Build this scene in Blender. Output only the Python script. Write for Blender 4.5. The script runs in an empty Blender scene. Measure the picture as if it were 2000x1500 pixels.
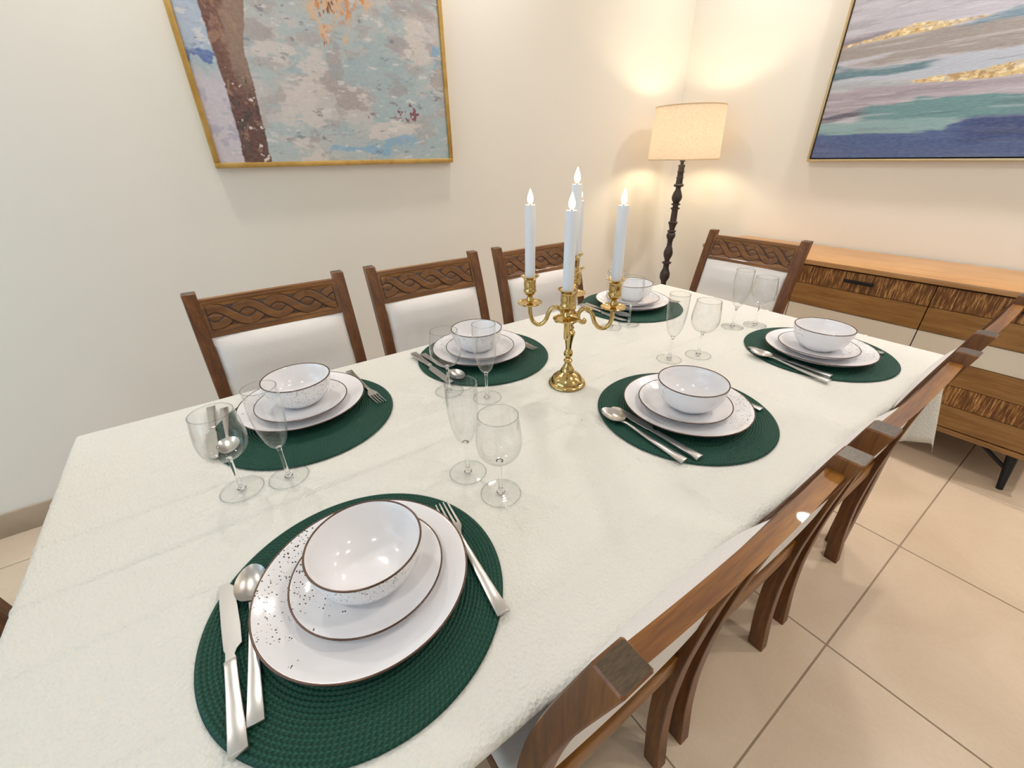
import bpy, bmesh, math, random
import numpy as np
from mathutils import Matrix, Vector

random.seed(7)
rng = np.random.default_rng(11)
sc = bpy.context.scene
col = sc.collection
R = math.radians

# ------------------------------------------------------------------ camera
cam = bpy.data.cameras.new('camera')
camo = bpy.data.objects.new('camera', cam)
col.objects.link(camo)
yaw, pitch, roll = R(-55.447), R(28.510), R(-1.1027)
fw = Vector((math.sin(yaw) * math.cos(pitch), math.cos(yaw) * math.cos(pitch), -math.sin(pitch)))
rt = Vector((math.cos(yaw), -math.sin(yaw), 0))
up = rt.cross(fw)
rt2 = rt * math.cos(roll) + up * math.sin(roll)
up2 = up * math.cos(roll) - rt * math.sin(roll)
m = Matrix.Identity(4)
for i in range(3):
    m[i][0], m[i][1], m[i][2] = rt2[i], up2[i], -fw[i]
m.translation = (0.6734, -0.6412, 1.28)
camo.matrix_world = m
cam.sensor_width = 36
cam.lens = 819.17 / 2000 * 36
cam.clip_start = 0.02
sc.camera = camo

# ------------------------------------------------------------------ light
ROOM = dict(x0=-1.437, x1=2.75, y0=-3.0, y1=2.241, h=2.7)
w = bpy.data.worlds.new('daylight')
sc.world = w
w.use_nodes = True
wn = w.node_tree
bg = wn.nodes['Background']
bg.inputs[0].default_value = (0.55, 0.78, 1.0, 1)
bg.inputs[1].default_value = 2.3

def area(name, loc, size, power, color, rot=(0, 0, 0), spread=180, shape='DISK', sizey=None):
    l = bpy.data.lights.new(name, 'AREA')
    l.shape = shape
    l.size = size
    if sizey:
        l.size_y = sizey
    l.energy = power
    l.color = color
    l.spread = R(spread)
    o = bpy.data.objects.new(name, l)
    o.location = loc
    o.rotation_euler = rot
    col.objects.link(o)
    return o

WARM = (1.0, 0.94, 0.90)
DOWN = [(-1.18, -0.68), (-1.18, 0.62), (-0.95, 1.93), (0.15, 1.97), (1.35, 1.97), (0.9, 0.45), (2.3, 0.6), (0.9, -1.3), (-1.18, -2.0)]
DOWNP = [5.5, 5.5, 4.2, 9.2, 9.2, 5.8, 6.5, 5.0, 5.0]
DOWNS = [130, 130, 130, 130, 130, 165, 165, 165, 130]
for i, (x, y) in enumerate(DOWN):
    area('downlight_lamp', (x, y, ROOM['h'] - 0.006), 0.11, DOWNP[i], WARM, spread=DOWNS[i])
# portal that guides sampling of the daylight coming through the window opening
po = area('window_portal', (0.2, ROOM['y0'] - 0.02, 1.25), 2.6, 1.0, (1, 1, 1), rot=(R(90), 0, 0), shape='RECTANGLE', sizey=2.2)
po.data.cycles.is_portal = True

sc.view_settings.view_transform = 'Standard'
sc.view_settings.look = 'None'
sc.view_settings.exposure = 0.25
sc.view_settings.gamma = 1.0
sc.view_settings.use_curve_mapping = False
sc.cycles.use_denoising = True
sc.cycles.transparent_max_bounces = 32
sc.cycles.max_bounces = 8
sc.cycles.diffuse_bounces = 4
sc.cycles.glossy_bounces = 4
sc.cycles.transmission_bounces = 8
sc.cycles.adaptive_threshold = 0.03
sc.cycles.sample_clamp_indirect = 6

# ------------------------------------------------------------------ helpers
def s2l(c):
    return tuple(((v / 255) / 12.92 if v / 255 <= 0.04045 else ((v / 255 + 0.055) / 1.055) ** 2.4) for v in c)

def tag(o, label=None, cat=None, group=None, kind=None):
    if label: o['label'] = label
    if cat: o['category'] = cat
    if group: o['group'] = group
    if kind: o['kind'] = kind
    return o

def empty(name, loc=(0, 0, 0), rz=0.0):
    o = bpy.data.objects.new(name, None)
    o.empty_display_size = 0.05
    o.location = loc
    o.rotation_euler = (0, 0, rz)
    col.objects.link(o)
    return o

def link(name, me, parent=None, loc=None, rz=None):
    o = bpy.data.objects.new(name, me)
    col.objects.link(o)
    if parent: o.parent = parent
    if loc is not None: o.location = loc
    if rz is not None: o.rotation_euler = (0, 0, rz)
    return o

def mesh(name, V, F, mat, sharp=35, smooth=True):
    me = bpy.data.meshes.new(name)
    me.from_pydata([tuple(map(float, v)) for v in V], [], F)
    for mt in (mat if isinstance(mat, (list, tuple)) else [mat]):
        me.materials.append(mt)
    if smooth:
        me.polygons.foreach_set('use_smooth', [True] * len(me.polygons))
        if sharp:
            me.set_sharp_from_angle(angle=R(sharp))
    me.update()
    return me

def recalc(me):
    bm = bmesh.new(); bm.from_mesh(me)
    bmesh.ops.recalc_face_normals(bm, faces=bm.faces)
    bm.to_mesh(me); bm.free()
    return me

class MB:
    """collects simple shapes into one mesh"""
    def __init__(s):
        s.V, s.F = [], []
    def add(s, V, F):
        o = len(s.V)
        s.V += [tuple(v) for v in V]
        s.F += [tuple(i + o for i in f) for f in F]
        return s
    def box(s, a, b):
        (x0, y0, z0), (x1, y1, z1) = a, b
        V = [(x0, y0, z0), (x1, y0, z0), (x1, y1, z0), (x0, y1, z0), (x0, y0, z1), (x1, y0, z1), (x1, y1, z1), (x0, y1, z1)]
        return s.add(V, [(0, 3, 2, 1), (4, 5, 6, 7), (0, 1, 5, 4), (1, 2, 6, 5), (2, 3, 7, 6), (3, 0, 4, 7)])
    def lathe(s, prof, n=48, close=False):
        V, F = [], []
        k = len(prof)
        for i in range(n):
            a = 2 * math.pi * i / n
            for r, z in prof:
                V.append((r * math.cos(a), r * math.sin(a), z))
        for i in range(n):
            j = (i + 1) % n
            for q in range(k if close else k - 1):
                p = (q + 1) % k
                F.append((i * k + q, j * k + q, j * k + p, i * k + p))
        return s.add(V, F)
    def tube(s, pts, rad, n=12, caps=True):
        pts = [Vector(p) for p in pts]
        if not hasattr(rad, '__len__'): rad = [rad] * len(pts)
        V, F = [], []
        t0 = (pts[1] - pts[0]).normalized()
        ref = Vector((0, 0, 1)) if abs(t0.z) < 0.9 else Vector((1, 0, 0))
        nrm = (ref - t0 * ref.dot(t0)).normalized()
        for i, p in enumerate(pts):
            t = (pts[min(i + 1, len(pts) - 1)] - pts[max(i - 1, 0)]).normalized()
            nrm = (nrm - t * nrm.dot(t)).normalized()
            b = t.cross(nrm)
            for q in range(n):
                a = 2 * math.pi * q / n
                V.append(p + (nrm * math.cos(a) + b * math.sin(a)) * rad[i])
        for i in range(len(pts) - 1):
            for q in range(n):
                r_ = (q + 1) % n
                F.append((i * n + q, i * n + r_, (i + 1) * n + r_, (i + 1) * n + q))
        if caps:
            F.append(tuple(range(n - 1, -1, -1)))
            F.append(tuple((len(pts) - 1) * n + q for q in range(n)))
        return s.add(V, F)
    def mesh(s, name, mat, bevel=0, sharp=35, seg=2, weld=False, smooth=True):
        me = mesh(name, s.V, s.F, mat, sharp=None)
        bm = bmesh.new(); bm.from_mesh(me)
        if weld: bmesh.ops.remove_doubles(bm, verts=bm.verts, dist=1e-5)
        bmesh.ops.recalc_face_normals(bm, faces=bm.faces)
        if bevel:
            bmesh.ops.bevel(bm, geom=[e for e in bm.edges if len(e.link_faces) == 2 and e.calc_face_angle(0) > 0.5],
                            offset=bevel, segments=seg, affect='EDGES', profile=0.5, clamp_overlap=True)
        bm.to_mesh(me); bm.free()
        me.polygons.foreach_set('use_smooth', [smooth] * len(me.polygons))
        if sharp: me.set_sharp_from_angle(angle=R(sharp))
        return me
    def build(s, name, mat, parent=None, bevel=0, **k):
        return link(name, s.mesh(name, mat, bevel, **k), parent)

def grid(fn, us, vs):
    """fn(u, v) -> point; returns V, F"""
    V = [fn(u, v) for u in us for v in vs]
    n = len(vs)
    F = [(i * n + j, (i + 1) * n + j, (i + 1) * n + j + 1, i * n + j + 1) for i in range(len(us) - 1) for j in range(n - 1)]
    return V, F

def copy_tree(o, parent=None):
    c = o.copy()
    col.objects.link(c)
    if parent: c.parent = parent
    for ch in list(o.children):
        copy_tree(ch, c)
    return c

def smooth01(x, a, b):
    t = min(max((x - a) / (b - a), 0), 1)
    return t * t * (3 - 2 * t)

# ------------------------------------------------------------------ materials
class N:
    def __init__(s, name):
        s.m = bpy.data.materials.new(name); s.m.use_nodes = True
        s.t = s.m.node_tree
        s.p = s.t.nodes['Principled BSDF']
        s.out = s.t.nodes['Material Output']
    def n(s, kind, **k):
        x = s.t.nodes.new(kind)
        for a, b in k.items():
            if a.startswith('i_'):
                key = a[2:]
                key = int(key) if key.isdigit() else key.replace('_', ' ')
                if isinstance(b, bpy.types.NodeSocket): s.t.links.new(b, x.inputs[key])
                else: x.inputs[key].default_value = b
            else: setattr(x, a, b)
        return x
    def l(s, a, b): s.t.links.new(a, b)
    def math(s, op, a, b=0.0, c=0.0):
        x = s.n('ShaderNodeMath', operation=op)
        for i, v in enumerate((a, b, c)):
            if isinstance(v, bpy.types.NodeSocket): s.l(v, x.inputs[i])
            else: x.inputs[i].default_value = v
        return x.outputs[0]
    def coords(s, scale=(1, 1, 1), rot=(0, 0, 0), src='Object'):
        tc = s.n('ShaderNodeTexCoord')
        mp = s.n('ShaderNodeMapping')
        s.l(tc.outputs[src], mp.inputs[0])
        mp.inputs['Scale'].default_value = scale
        mp.inputs['Rotation'].default_value = rot
        return mp.outputs[0]
    def noise(s, vec, scale=5, detail=4, rough=0.5, dist=0.0):
        x = s.n('ShaderNodeTexNoise')
        s.l(vec, x.inputs['Vector'])
        x.inputs['Scale'].default_value = scale; x.inputs['Detail'].default_value = detail
        x.inputs['Roughness'].default_value = rough; x.inputs['Distortion'].default_value = dist
        return x.outputs['Fac']
    def ramp(s, fac, stops, interp='LINEAR'):
        x = s.n('ShaderNodeValToRGB')
        s.l(fac, x.inputs[0])
        cr = x.color_ramp; cr.interpolation = interp
        while len(cr.elements) < len(stops): cr.elements.new(0.5)
        for e, (p, c) in zip(cr.elements, stops):
            e.position = p; e.color = (*c, 1) if len(c) == 3 else c
        return x.outputs[0]
    def mix(s, fac, a, b, mode='MIX'):
        x = s.n('ShaderNodeMix', data_type='RGBA', blend_type=mode)
        for sock, v in ((x.inputs[0], fac), (x.inputs[6], a), (x.inputs[7], b)):
            if isinstance(v, bpy.types.NodeSocket): s.l(v, sock)
            elif isinstance(v, (int, float)): sock.default_value = v
            else: sock.default_value = (*v, 1)
        return x.outputs[2]
    def bump(s, h, strength=0.3, dist=0.002, normal=None):
        x = s.n('ShaderNodeBump')
        s.l(h, x.inputs['Height'])
        x.inputs['Strength'].default_value = strength; x.inputs['Distance'].default_value = dist
        if normal: s.l(normal, x.inputs['Normal'])
        return x.outputs[0]
    def set(s, color=None, rough=None, metal=None, normal=None, spec=None, coat=None, sss=None, sheen=None):
        def put(k, v):
            if v is None: return
            if isinstance(v, bpy.types.NodeSocket): s.l(v, s.p.inputs[k])
            elif isinstance(v, tuple): s.p.inputs[k].default_value = (*v, 1)
            else: s.p.inputs[k].default_value = v
        put('Base Color', color); put('Roughness', rough); put('Metallic', metal); put('Normal', normal)
        put('Specular IOR Level', spec); put('Coat Weight', coat); put('Subsurface Weight', sss); put('Sheen Weight', sheen)
        return s.m

def plain(name, c, rough=0.5, metal=0.0, **k):
    return N(name).set(s2l(c), rough, metal, **k)

def wood(name, dark, mid, light, axis='Z', rough=0.42, coat=0.08, grain=1.0):
    n = N(name)
    sc_ = {'X': (1.2, 16, 16), 'Y': (16, 1.2, 16), 'Z': (16, 16, 1.2)}[axis]
    v = n.coords(tuple(a * grain for a in sc_))
    f1 = n.noise(v, 3.0, 6, 0.6, 0.6)
    v2 = n.coords(tuple(a * grain * 5 for a in sc_))
    f2 = n.noise(v2, 4.0, 3, 0.6)
    v3 = n.coords((2.5, 2.5, 2.5))
    f3 = n.noise(v3, 2.2, 3, 0.5)
    a = n.math('ADD', n.math('MULTIPLY', f1, 0.6), n.math('MULTIPLY', f2, 0.25))
    a = n.math('ADD', a, n.math('MULTIPLY', f3, 0.25))
    c = n.ramp(a, [(0.36, s2l(dark)), (0.54, s2l(mid)), (0.72, s2l(light))])
    return n.set(c, rough, coat=coat, normal=n.bump(f2, 0.06, 0.001))

M = {}
n = N('wall_paint')
v = n.coords()
f = n.noise(v, 160, 3, 0.6)
M['wall'] = n.set(s2l((237, 231, 219)), 0.75, normal=n.bump(f, 0.18, 0.002))
M['ceiling'] = plain('ceiling_paint', (242, 240, 235), 0.85)
n = N('baseboard_tile')
v = n.coords()
M['baseboard'] = n.set(n.ramp(n.noise(v, 9, 5), [(0.3, s2l((168, 148, 124))), (0.7, s2l((184, 164, 140)))]), 0.35)
n = N('floor_tile_stone')
v = n.coords(src='Generated', scale=(1, 1, 1))
geo = n.n('ShaderNodeNewGeometry')
f1 = n.noise(geo.outputs['Position'], 3.0, 6, 0.6, 0.8)
f2 = n.noise(geo.outputs['Position'], 90, 3, 0.6)
a = n.math('ADD', n.math('MULTIPLY', f1, 0.75), n.math('MULTIPLY', f2, 0.25))
M['tile'] = n.set(n.ramp(a, [(0.3, s2l((198, 176, 151))), (0.55, s2l((209, 188, 163))), (0.75, s2l((217, 198, 175)))]), 0.2, spec=0.5, normal=n.bump(f2, 0.02, 0.001))
M['grout'] = plain('floor_grout', (150, 130, 108), 0.85)

M['wood_z'] = wood('chair_wood_upright', (52, 22, 6), (98, 54, 16), (134, 84, 28), 'Z')  # redder, darker copy of the chair wood; colour includes the shade on the legs
M['wood_x'] = wood('chair_wood_crosswise', (78, 40, 10), (130, 82, 26), (166, 114, 44), 'X')  # golden copy of the chair wood; colour includes the light on the top rail
M['wood_y'] = wood('chair_wood_lengthwise', (52, 22, 6), (98, 54, 16), (134, 84, 28), 'Y')
n = N('chair_end_grain')
v = n.coords((1, 6, 1))
M['wood_end'] = n.set(n.ramp(n.noise(v, 120, 3, 0.6), [(0.3, s2l((58, 44, 28))), (0.7, s2l((88, 70, 46)))]), 0.4, coat=0.2)
n = N('carved_wood')
v = n.coords((1.2, 16, 16))
f = n.noise(v, 3.0, 6, 0.6, 0.5)
c = n.ramp(f, [(0.3, s2l((80, 42, 12))), (0.55, s2l((120, 74, 24))), (0.75, s2l((148, 98, 36)))])
at = n.n('ShaderNodeAttribute', attribute_name='stain_shade')
c = n.mix(at.outputs['Fac'], c, s2l((46, 20, 8)))  # wood stain plus painted-in recess shade darkens the carved grooves and ground
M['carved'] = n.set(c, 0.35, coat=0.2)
n = N('cream_upholstery')
v = n.coords()
f = n.noise(v, 700, 2, 0.7)
M['fabric'] = n.set(n.ramp(f, [(0.3, s2l((220, 214, 209))), (0.7, s2l((236, 231, 226)))]), 0.85, sheen=0.2, normal=n.bump(f, 0.2, 0.001))

n = N('white_tablecloth')
v = n.coords()
f1 = n.noise(v, 110, 3, 0.6)
vo = n.n('ShaderNodeTexVoronoi'); n.l(v, vo.inputs['Vector']); vo.inputs['Scale'].default_value = 210
f = n.math('ADD', n.math('MULTIPLY', f1, 0.8), n.math('MULTIPLY', vo.outputs['Distance'], 0.6))
M['cloth'] = n.set(s2l((222, 220, 211)), 0.5, spec=0.35, normal=n.bump(f, 0.9, 0.0025))

# braided placemat: concentric braid, chevrons from polar coordinates
n = N('green_braid')
tc = n.n('ShaderNodeTexCoord')
sp = n.n('ShaderNodeSeparateXYZ'); n.l(tc.outputs['Object'], sp.inputs[0])
x, y = sp.outputs[0], sp.outputs[1]
rr = n.math('SQRT', n.math('ADD', n.math('MULTIPLY', x, x), n.math('MULTIPLY', y, y)))
th = n.math('ARCTAN2', y, x)
RW = 0.0054
ph = n.math('FRACT', n.math('DIVIDE', rr, RW))
ring = n.math('ROUND', n.math('SUBTRACT', n.math('DIVIDE', rr, RW), 0.5))
cnt = n.math('MULTIPLY', n.math('ADD', ring, 0.5), 1.0)       # stitches grow with the ring
cnt = n.math('ROUND', n.math('MULTIPLY', cnt, 2 * math.pi * 0.85))
tri = n.math('ABSOLUTE', n.math('SUBTRACT', ph, 0.5))
wv = n.math('SINE', n.math('ADD', n.math('MULTIPLY', th, cnt), n.math('MULTIPLY', tri, 7.0)))
h = n.math('ADD', n.math('MULTIPLY', wv, 0.5), 0.5)
c = n.mix(n.math('MULTIPLY', h, n.math('SUBTRACT', 1.0, n.math('MULTIPLY', tri, 1.1))), s2l((10, 50, 40)), s2l((24, 88, 68)))
nz = n.noise(tc.outputs['Object'], 14, 3)
c = n.mix(n.math('MULTIPLY', nz, 0.35), c, s2l((14, 66, 52)))
M['mat'] = n.set(c, 0.62, spec=0.35, normal=n.bump(h, 0.45, 0.0012))

def speckled(name, kind):
    """white glaze with clusters of small dark flecks on the +x side of the piece"""
    n = N(name)
    tc = n.n('ShaderNodeTexCoord')
    sp = n.n('ShaderNodeSeparateXYZ'); n.l(tc.outputs['Object'], sp.inputs[0])
    vo = n.n('ShaderNodeTexVoronoi'); n.l(tc.outputs['Object'], vo.inputs['Vector'])
    vo.inputs['Scale'].default_value = 420 if kind == 'bowl' else 330
    sx = n.n('ShaderNodeSeparateXYZ'); n.l(vo.outputs['Color'], sx.inputs[0])
    size = n.math('MULTIPLY', sx.outputs[0], 0.42)
    dot = n.math('LESS_THAN', vo.outputs['Distance'], size)
    pick = n.math('GREATER_THAN', sx.outputs[1], 0.35)
    nz = n.noise(tc.outputs['Object'], 22, 3, 0.6)
    rr = n.math('SQRT', n.math('ADD', n.math('MULTIPLY', sp.outputs[0], sp.outputs[0]), n.math('MULTIPLY', sp.outputs[1], sp.outputs[1])))
    cosa = n.math('DIVIDE', sp.outputs[0], n.math('ADD', rr, 0.001))
    side = n.math('ADD', n.math('MULTIPLY', cosa, 0.42 if kind != 'bowl' else 0.22), nz)
    msk = n.math('GREATER_THAN', side, {'bowl': 0.55, 'plate': 0.80, 'side': 0.78}[kind])
    if kind == 'bowl':
        geo = n.n('ShaderNodeNewGeometry')
        nx = n.n('ShaderNodeVectorTransform', vector_type='NORMAL', convert_from='WORLD', convert_to='OBJECT')
        n.l(geo.outputs['True Normal'], nx.inputs[0])
        dp = n.n('ShaderNodeVectorMath', operation='DOT_PRODUCT')
        fl0 = n.n('ShaderNodeVectorMath', operation='MULTIPLY'); n.l(nx.outputs[0], fl0.inputs[0]); fl0.inputs[1].default_value = (1, 1, 0)
        n.l(fl0.outputs[0], dp.inputs[0]); n.l(tc.outputs['Object'], dp.inputs[1])
        msk = n.math('MULTIPLY', msk, n.math('GREATER_THAN', dp.outputs['Value'], 0.0))
    else:
        msk = n.math('MULTIPLY', msk, n.math('GREATER_THAN', rr, 0.55 * (0.137 if kind == 'plate' else 0.0992)))
    fac = n.math('MULTIPLY', n.math('MULTIPLY', dot, pick), msk)
    c = n.mix(fac, s2l((238, 236, 237)), s2l((44, 44, 40)))
    return n.set(c, 0.14, spec=0.5, coat=0.3)
M['bowl'] = speckled('speckled_bowl_glaze', 'bowl')
M['plate'] = speckled('speckled_plate_glaze', 'plate')
M['sideplate'] = speckled('speckled_side_plate_glaze', 'side')
M['rim'] = plain('brown_rim_glaze', (96, 72, 58), 0.22, 0.55)
n = N('brushed_steel')
v = n.coords((60, 3, 60))
f = n.noise(v, 12, 3)
M['steel'] = n.set(s2l((198, 196, 192)), n.math('ADD', n.math('MULTIPLY', f, 0.12), 0.24), 1.0)
M['brass'] = plain('polished_brass', (204, 176, 116), 0.13, 1.0)
n = N('brass_leafwork')
v = n.coords()
M['brass_leaf'] = n.set(s2l((198, 168, 106)), 0.18, 1.0, normal=n.bump(n.noise(v, 130, 3), 0.9, 0.004))
M['wax'] = plain('white_candle_wax', (222, 224, 228), 0.4, sss=0.08)
M['wax'].node_tree.nodes['Principled BSDF'].inputs['Subsurface Radius'].default_value = (0.02, 0.014, 0.008)
M['wick'] = plain('black_wick', (30, 26, 22), 0.8)
n = N('led_flame')
em = n.n('ShaderNodeEmission'); em.inputs[0].default_value = (*s2l((255, 224, 150)), 1); em.inputs[1].default_value = 9.0
n.l(em.outputs[0], n.out.inputs[0]); M['flame'] = n.m

def glassmat(name, tint, ior=1.36):
    """thin clear wall: Fresnel reflection plus absorption that grows with the slant path through the wall"""
    n = N(name)
    ge = n.n('ShaderNodeNewGeometry')
    dp = n.n('ShaderNodeVectorMath', operation='DOT_PRODUCT')
    n.l(ge.outputs['Normal'], dp.inputs[0]); n.l(ge.outputs['Incoming'], dp.inputs[1])
    inv = n.math('DIVIDE', 1.0, n.math('MAXIMUM', n.math('ABSOLUTE', dp.outputs['Value']), 0.018))
    cc = n.n('ShaderNodeCombineColor')
    for i in range(3): n.l(n.math('POWER', tint[i], inv), cc.inputs[i])
    tr = n.n('ShaderNodeBsdfTransparent'); n.l(cc.outputs[0], tr.inputs[0])
    gl = n.n('ShaderNodeBsdfGlossy'); gl.inputs[0].default_value = (1, 1, 1, 1); gl.inputs['Roughness'].default_value = 0.0
    fr = n.n('ShaderNodeFresnel')          # same air-to-glass index on both faces of the thin wall
    n.l(n.math('ADD', n.math('MULTIPLY', ge.outputs['Backfacing'], 1 / ior - ior), ior), fr.inputs[0])
    mx = n.n('ShaderNodeMixShader')
    n.l(fr.outputs[0], mx.inputs[0]); n.l(tr.outputs[0], mx.inputs[1]); n.l(gl.outputs[0], mx.inputs[2])
    n.l(mx.outputs[0], n.out.inputs[0])
    return n.m
M['glass'] = glassmat('clear_thin_glass', (0.983, 0.985, 0.984))
M['glass_foot'] = glassmat('clear_foot_glass', (0.986, 0.988, 0.988), 1.3)
n = N('clear_solid_glass')
n.p.inputs['Transmission Weight'].default_value = 1.0; n.p.inputs['IOR'].default_value = 1.48
M['glass_solid'] = n.set((1, 1, 1), 0.0)
M['glass_edge'] = glassmat('clear_glass_edge', (0.90, 0.915, 0.91), 1.4)
M['pane'] = glassmat('window_glass', (0.97, 0.98, 0.98))

M['oak_top'] = wood('sideboard_top_wood', (154, 110, 64), (178, 132, 82), (198, 154, 102), 'X', 0.35, 0.1)
M['oak'] = wood('sideboard_front_wood', (112, 76, 34), (144, 102, 52), (168, 126, 72), 'X', 0.42, 0.05)
n = N('chiselled_wood')
v = n.coords((130, 130, 11), rot=(0, R(38), 0))
f = n.noise(v, 1.6, 4, 0.65, 0.2)
v2 = n.coords((3, 3, 3)); f2 = n.noise(v2, 4, 3)
fa = n.math('ADD', f, n.math('MULTIPLY', n.math('SUBTRACT', f2, 0.5), 0.25))
c = n.ramp(fa, [(0.40, s2l((92, 54, 20))), (0.52, s2l((128, 82, 36))), (0.60, s2l((178, 132, 74))), (0.70, s2l((206, 164, 104)))])
M['chisel'] = n.set(c, 0.55, normal=n.bump(fa, 0.5, 0.004))
M['sb_white'] = plain('sideboard_cream_lacquer', (226, 216, 198), 0.5)
M['sb_dark'] = plain('sideboard_carcass_gap', (70, 34, 18), 0.7)
M['black_metal'] = plain('black_metal', (24, 24, 26), 0.4, 0.3)
n = N('lamp_dark_wood')
v = n.coords((10, 10, 1))
M['lampwood'] = n.set(n.ramp(n.noise(v, 8, 4), [(0.3, s2l((40, 32, 30))), (0.7, s2l((66, 54, 50)))]), 0.42)
n = N('linen_shade')
v = n.coords((1, 1, 1))
f = n.noise(v, 120, 4, 0.7); c = n.ramp(f, [(0.3, s2l((230, 216, 198))), (0.7, s2l((246, 238, 226)))])
df = n.n('ShaderNodeBsdfDiffuse'); tl = n.n('ShaderNodeBsdfTranslucent'); mx = n.n('ShaderNodeMixShader'); mx.inputs[0].default_value = 0.45
n.l(c, df.inputs[0]); n.l(c, tl.inputs[0]); n.l(df.outputs[0], mx.inputs[1]); n.l(tl.outputs[0], mx.inputs[2]); n.l(mx.outputs[0], n.out.inputs[0])
M['shade'] = n.m
M['shade_hem'] = plain('shade_hem_tape', (214, 190, 150), 0.8)
n = N('warm_bulb')
em = n.n('ShaderNodeEmission'); em.inputs[0].default_value = (*s2l((255, 234, 196)), 1); em.inputs[1].default_value = 95.0
n.l(em.outputs[0], n.out.inputs[0]); M['bulb'] = n.m
n = N('gold_frame')
v = n.coords((3, 3, 3))
M['gold'] = n.set(n.ramp(n.noise(v, 6, 4), [(0.3, s2l((186, 146, 74))), (0.7, s2l((212, 178, 108)))]), 0.38, 0.75)
M['champagne'] = plain('champagne_frame', (206, 184, 140), 0.35, 0.7)
M['black_gap'] = plain('black_float_gap', (22, 20, 28), 0.7)
def painted(name, sc_=(1, 1, 1)):
    n = N(name)
    at = n.n('ShaderNodeAttribute', attribute_name='paint')
    v = n.coords(sc_)
    f = n.noise(v, 60, 5, 0.65)
    c = n.mix(0.10, at.outputs['Color'], n.ramp(f, [(0.3, (0.15, 0.15, 0.16)), (0.7, (0.9, 0.9, 0.88))]))
    return n.set(c, 0.55, normal=n.bump(f, 0.35, 0.003))
M['art_tree'] = painted('oil_paint_tree', (1, 1, 1.6))
M['art_sea'] = painted('oil_paint_bands', (0.7, 1, 3))
M['white_paint'] = plain('white_gloss_paint', (240, 240, 238), 0.35)
M['table_wood'] = wood('table_wood', (60, 34, 16), (92, 54, 24), (116, 72, 36), 'Y')

# ------------------------------------------------------------------ room
x0, x1, y0, y1, H = ROOM['x0'], ROOM['x1'], ROOM['y0'], ROOM['y1'], ROOM['h']
T = 0.12
def struct(name, mb, mat, **k):
    return tag(mb.build(name, mat, **k), kind='structure')
struct('wall_left', MB().box((x0 - T, y0 - T, -0.05), (x0, y1 + T, H)), M['wall'], smooth=False)
struct('wall_far', MB().box((x0, y1, -0.05), (x1, y1 + T, H)), M['wall'], smooth=False)
struct('wall_right', MB().box((x1, y0 - T, -0.05), (x1 + T, y1 + T, H)), M['wall'], smooth=False)
# near wall behind the camera, with a wide glazed opening
wx0, wx1, wz0, wz1 = -1.1, 1.5, 0.15, 2.35
struct('wall_near', MB().box((x0, y0 - T, -0.05), (wx0, y0, H)).box((wx1, y0 - T, -0.05), (x1, y0, H))
       .box((wx0, y0 - T, -0.05), (wx1, y0, wz0)).box((wx0, y0 - T, wz1), (wx1, y0, H)), M['wall'], smooth=False)
win = struct('window_1', MB().box((wx0, y0 - 0.08, wz0), (wx0 + 0.05, y0 - 0.03, wz1)).box((wx1 - 0.05, y0 - 0.08, wz0), (wx1, y0 - 0.03, wz1))
             .box((wx0, y0 - 0.08, wz0), (wx1, y0 - 0.03, wz0 + 0.05)).box((wx0, y0 - 0.08, wz1 - 0.05), (wx1, y0 - 0.03, wz1))
             .box((0.18, y0 - 0.08, wz0), (0.23, y0 - 0.03, wz1)), M['white_paint'])
for a, b in ((wx0 + 0.05, 0.18), (0.23, wx1 - 0.05)):
    MB().box((a, y0 - 0.058, wz0 + 0.05), (b, y0 - 0.052, wz1 - 0.05)).build('pane', M['pane'], win)
struct('ceiling', MB().box((x0 - T, y0 - T, H), (x1 + T, y1 + T, H + 0.1)), M['ceiling'], smooth=False)
struct('baseboard_left', MB().box((x0, y0, 0), (x0 + 0.012, y1, 0.102)), M['baseboard'], bevel=0.002)
struct('baseboard_far', MB().box((x0 + 0.012, y1 - 0.012, 0), (x1, y1, 0.102)), M['baseboard'], bevel=0.002)
struct('baseboard_right', MB().box((x1 - 0.012, y0, 0), (x1, y1 - 0.012, 0.102)), M['baseboard'], bevel=0.002)
fl = struct('floor', MB().box((x0, y0, -0.05), (x1, y1, -0.0025)), M['grout'], smooth=False)
PX, PY, GX, GY, G = 0.612, 0.604, 0.604, 0.513, 0.0022
def cuts(g, p, a, b):
    k = math.ceil((a - g) / p)
    c = [a]
    while g + k * p < b:
        if g + k * p > a + 0.01: c.append(g + k * p)
        k += 1
    return c + [b]
cx, cy = cuts(GX, PX, x0, x1), cuts(GY, PY, y0, y1)
tile_cache = {}
for i in range(len(cx) - 1):
    for j in range(len(cy) - 1):
        sx, sy = cx[i + 1] - cx[i], cy[j + 1] - cy[j]
        key = (round(sx, 4), round(sy, 4))
        if key not in tile_cache:
            tile_cache[key] = MB().box((-sx / 2 + G, -sy / 2 + G, -0.012), (sx / 2 - G, sy / 2 - G, 0)).mesh('floor_tile', M['tile'], bevel=0.0012, seg=1)
        link('floor_tile', tile_cache[key], fl, ((cx[i] + cx[i + 1]) / 2, (cy[j] + cy[j + 1]) / 2, 0))

# recessed ceiling lights (their lamps are set at the top)
ringm = MB().lathe([(0.058, -0.001), (0.075, -0.001), (0.078, -0.004), (0.078, 0.0), (0.058, 0.0)], 40, close=True).mesh('trim_ring', M['white_paint'])
names = ['above the left wall near the window end', 'above the tree painting', 'in the lamp corner', 'above the sideboard', 'above the far right end of the sideboard wall',
         'over the aisle beside the table', 'near the right wall', 'over the aisle behind the camera', 'in the near left corner']
for (x, y), nm in zip(DOWN, names):
    tag(link('ceiling_downlight', ringm, None, (x, y, H)), 'round white recessed ceiling light ' + nm, 'ceiling light', 'recessed ceiling lights')

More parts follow.
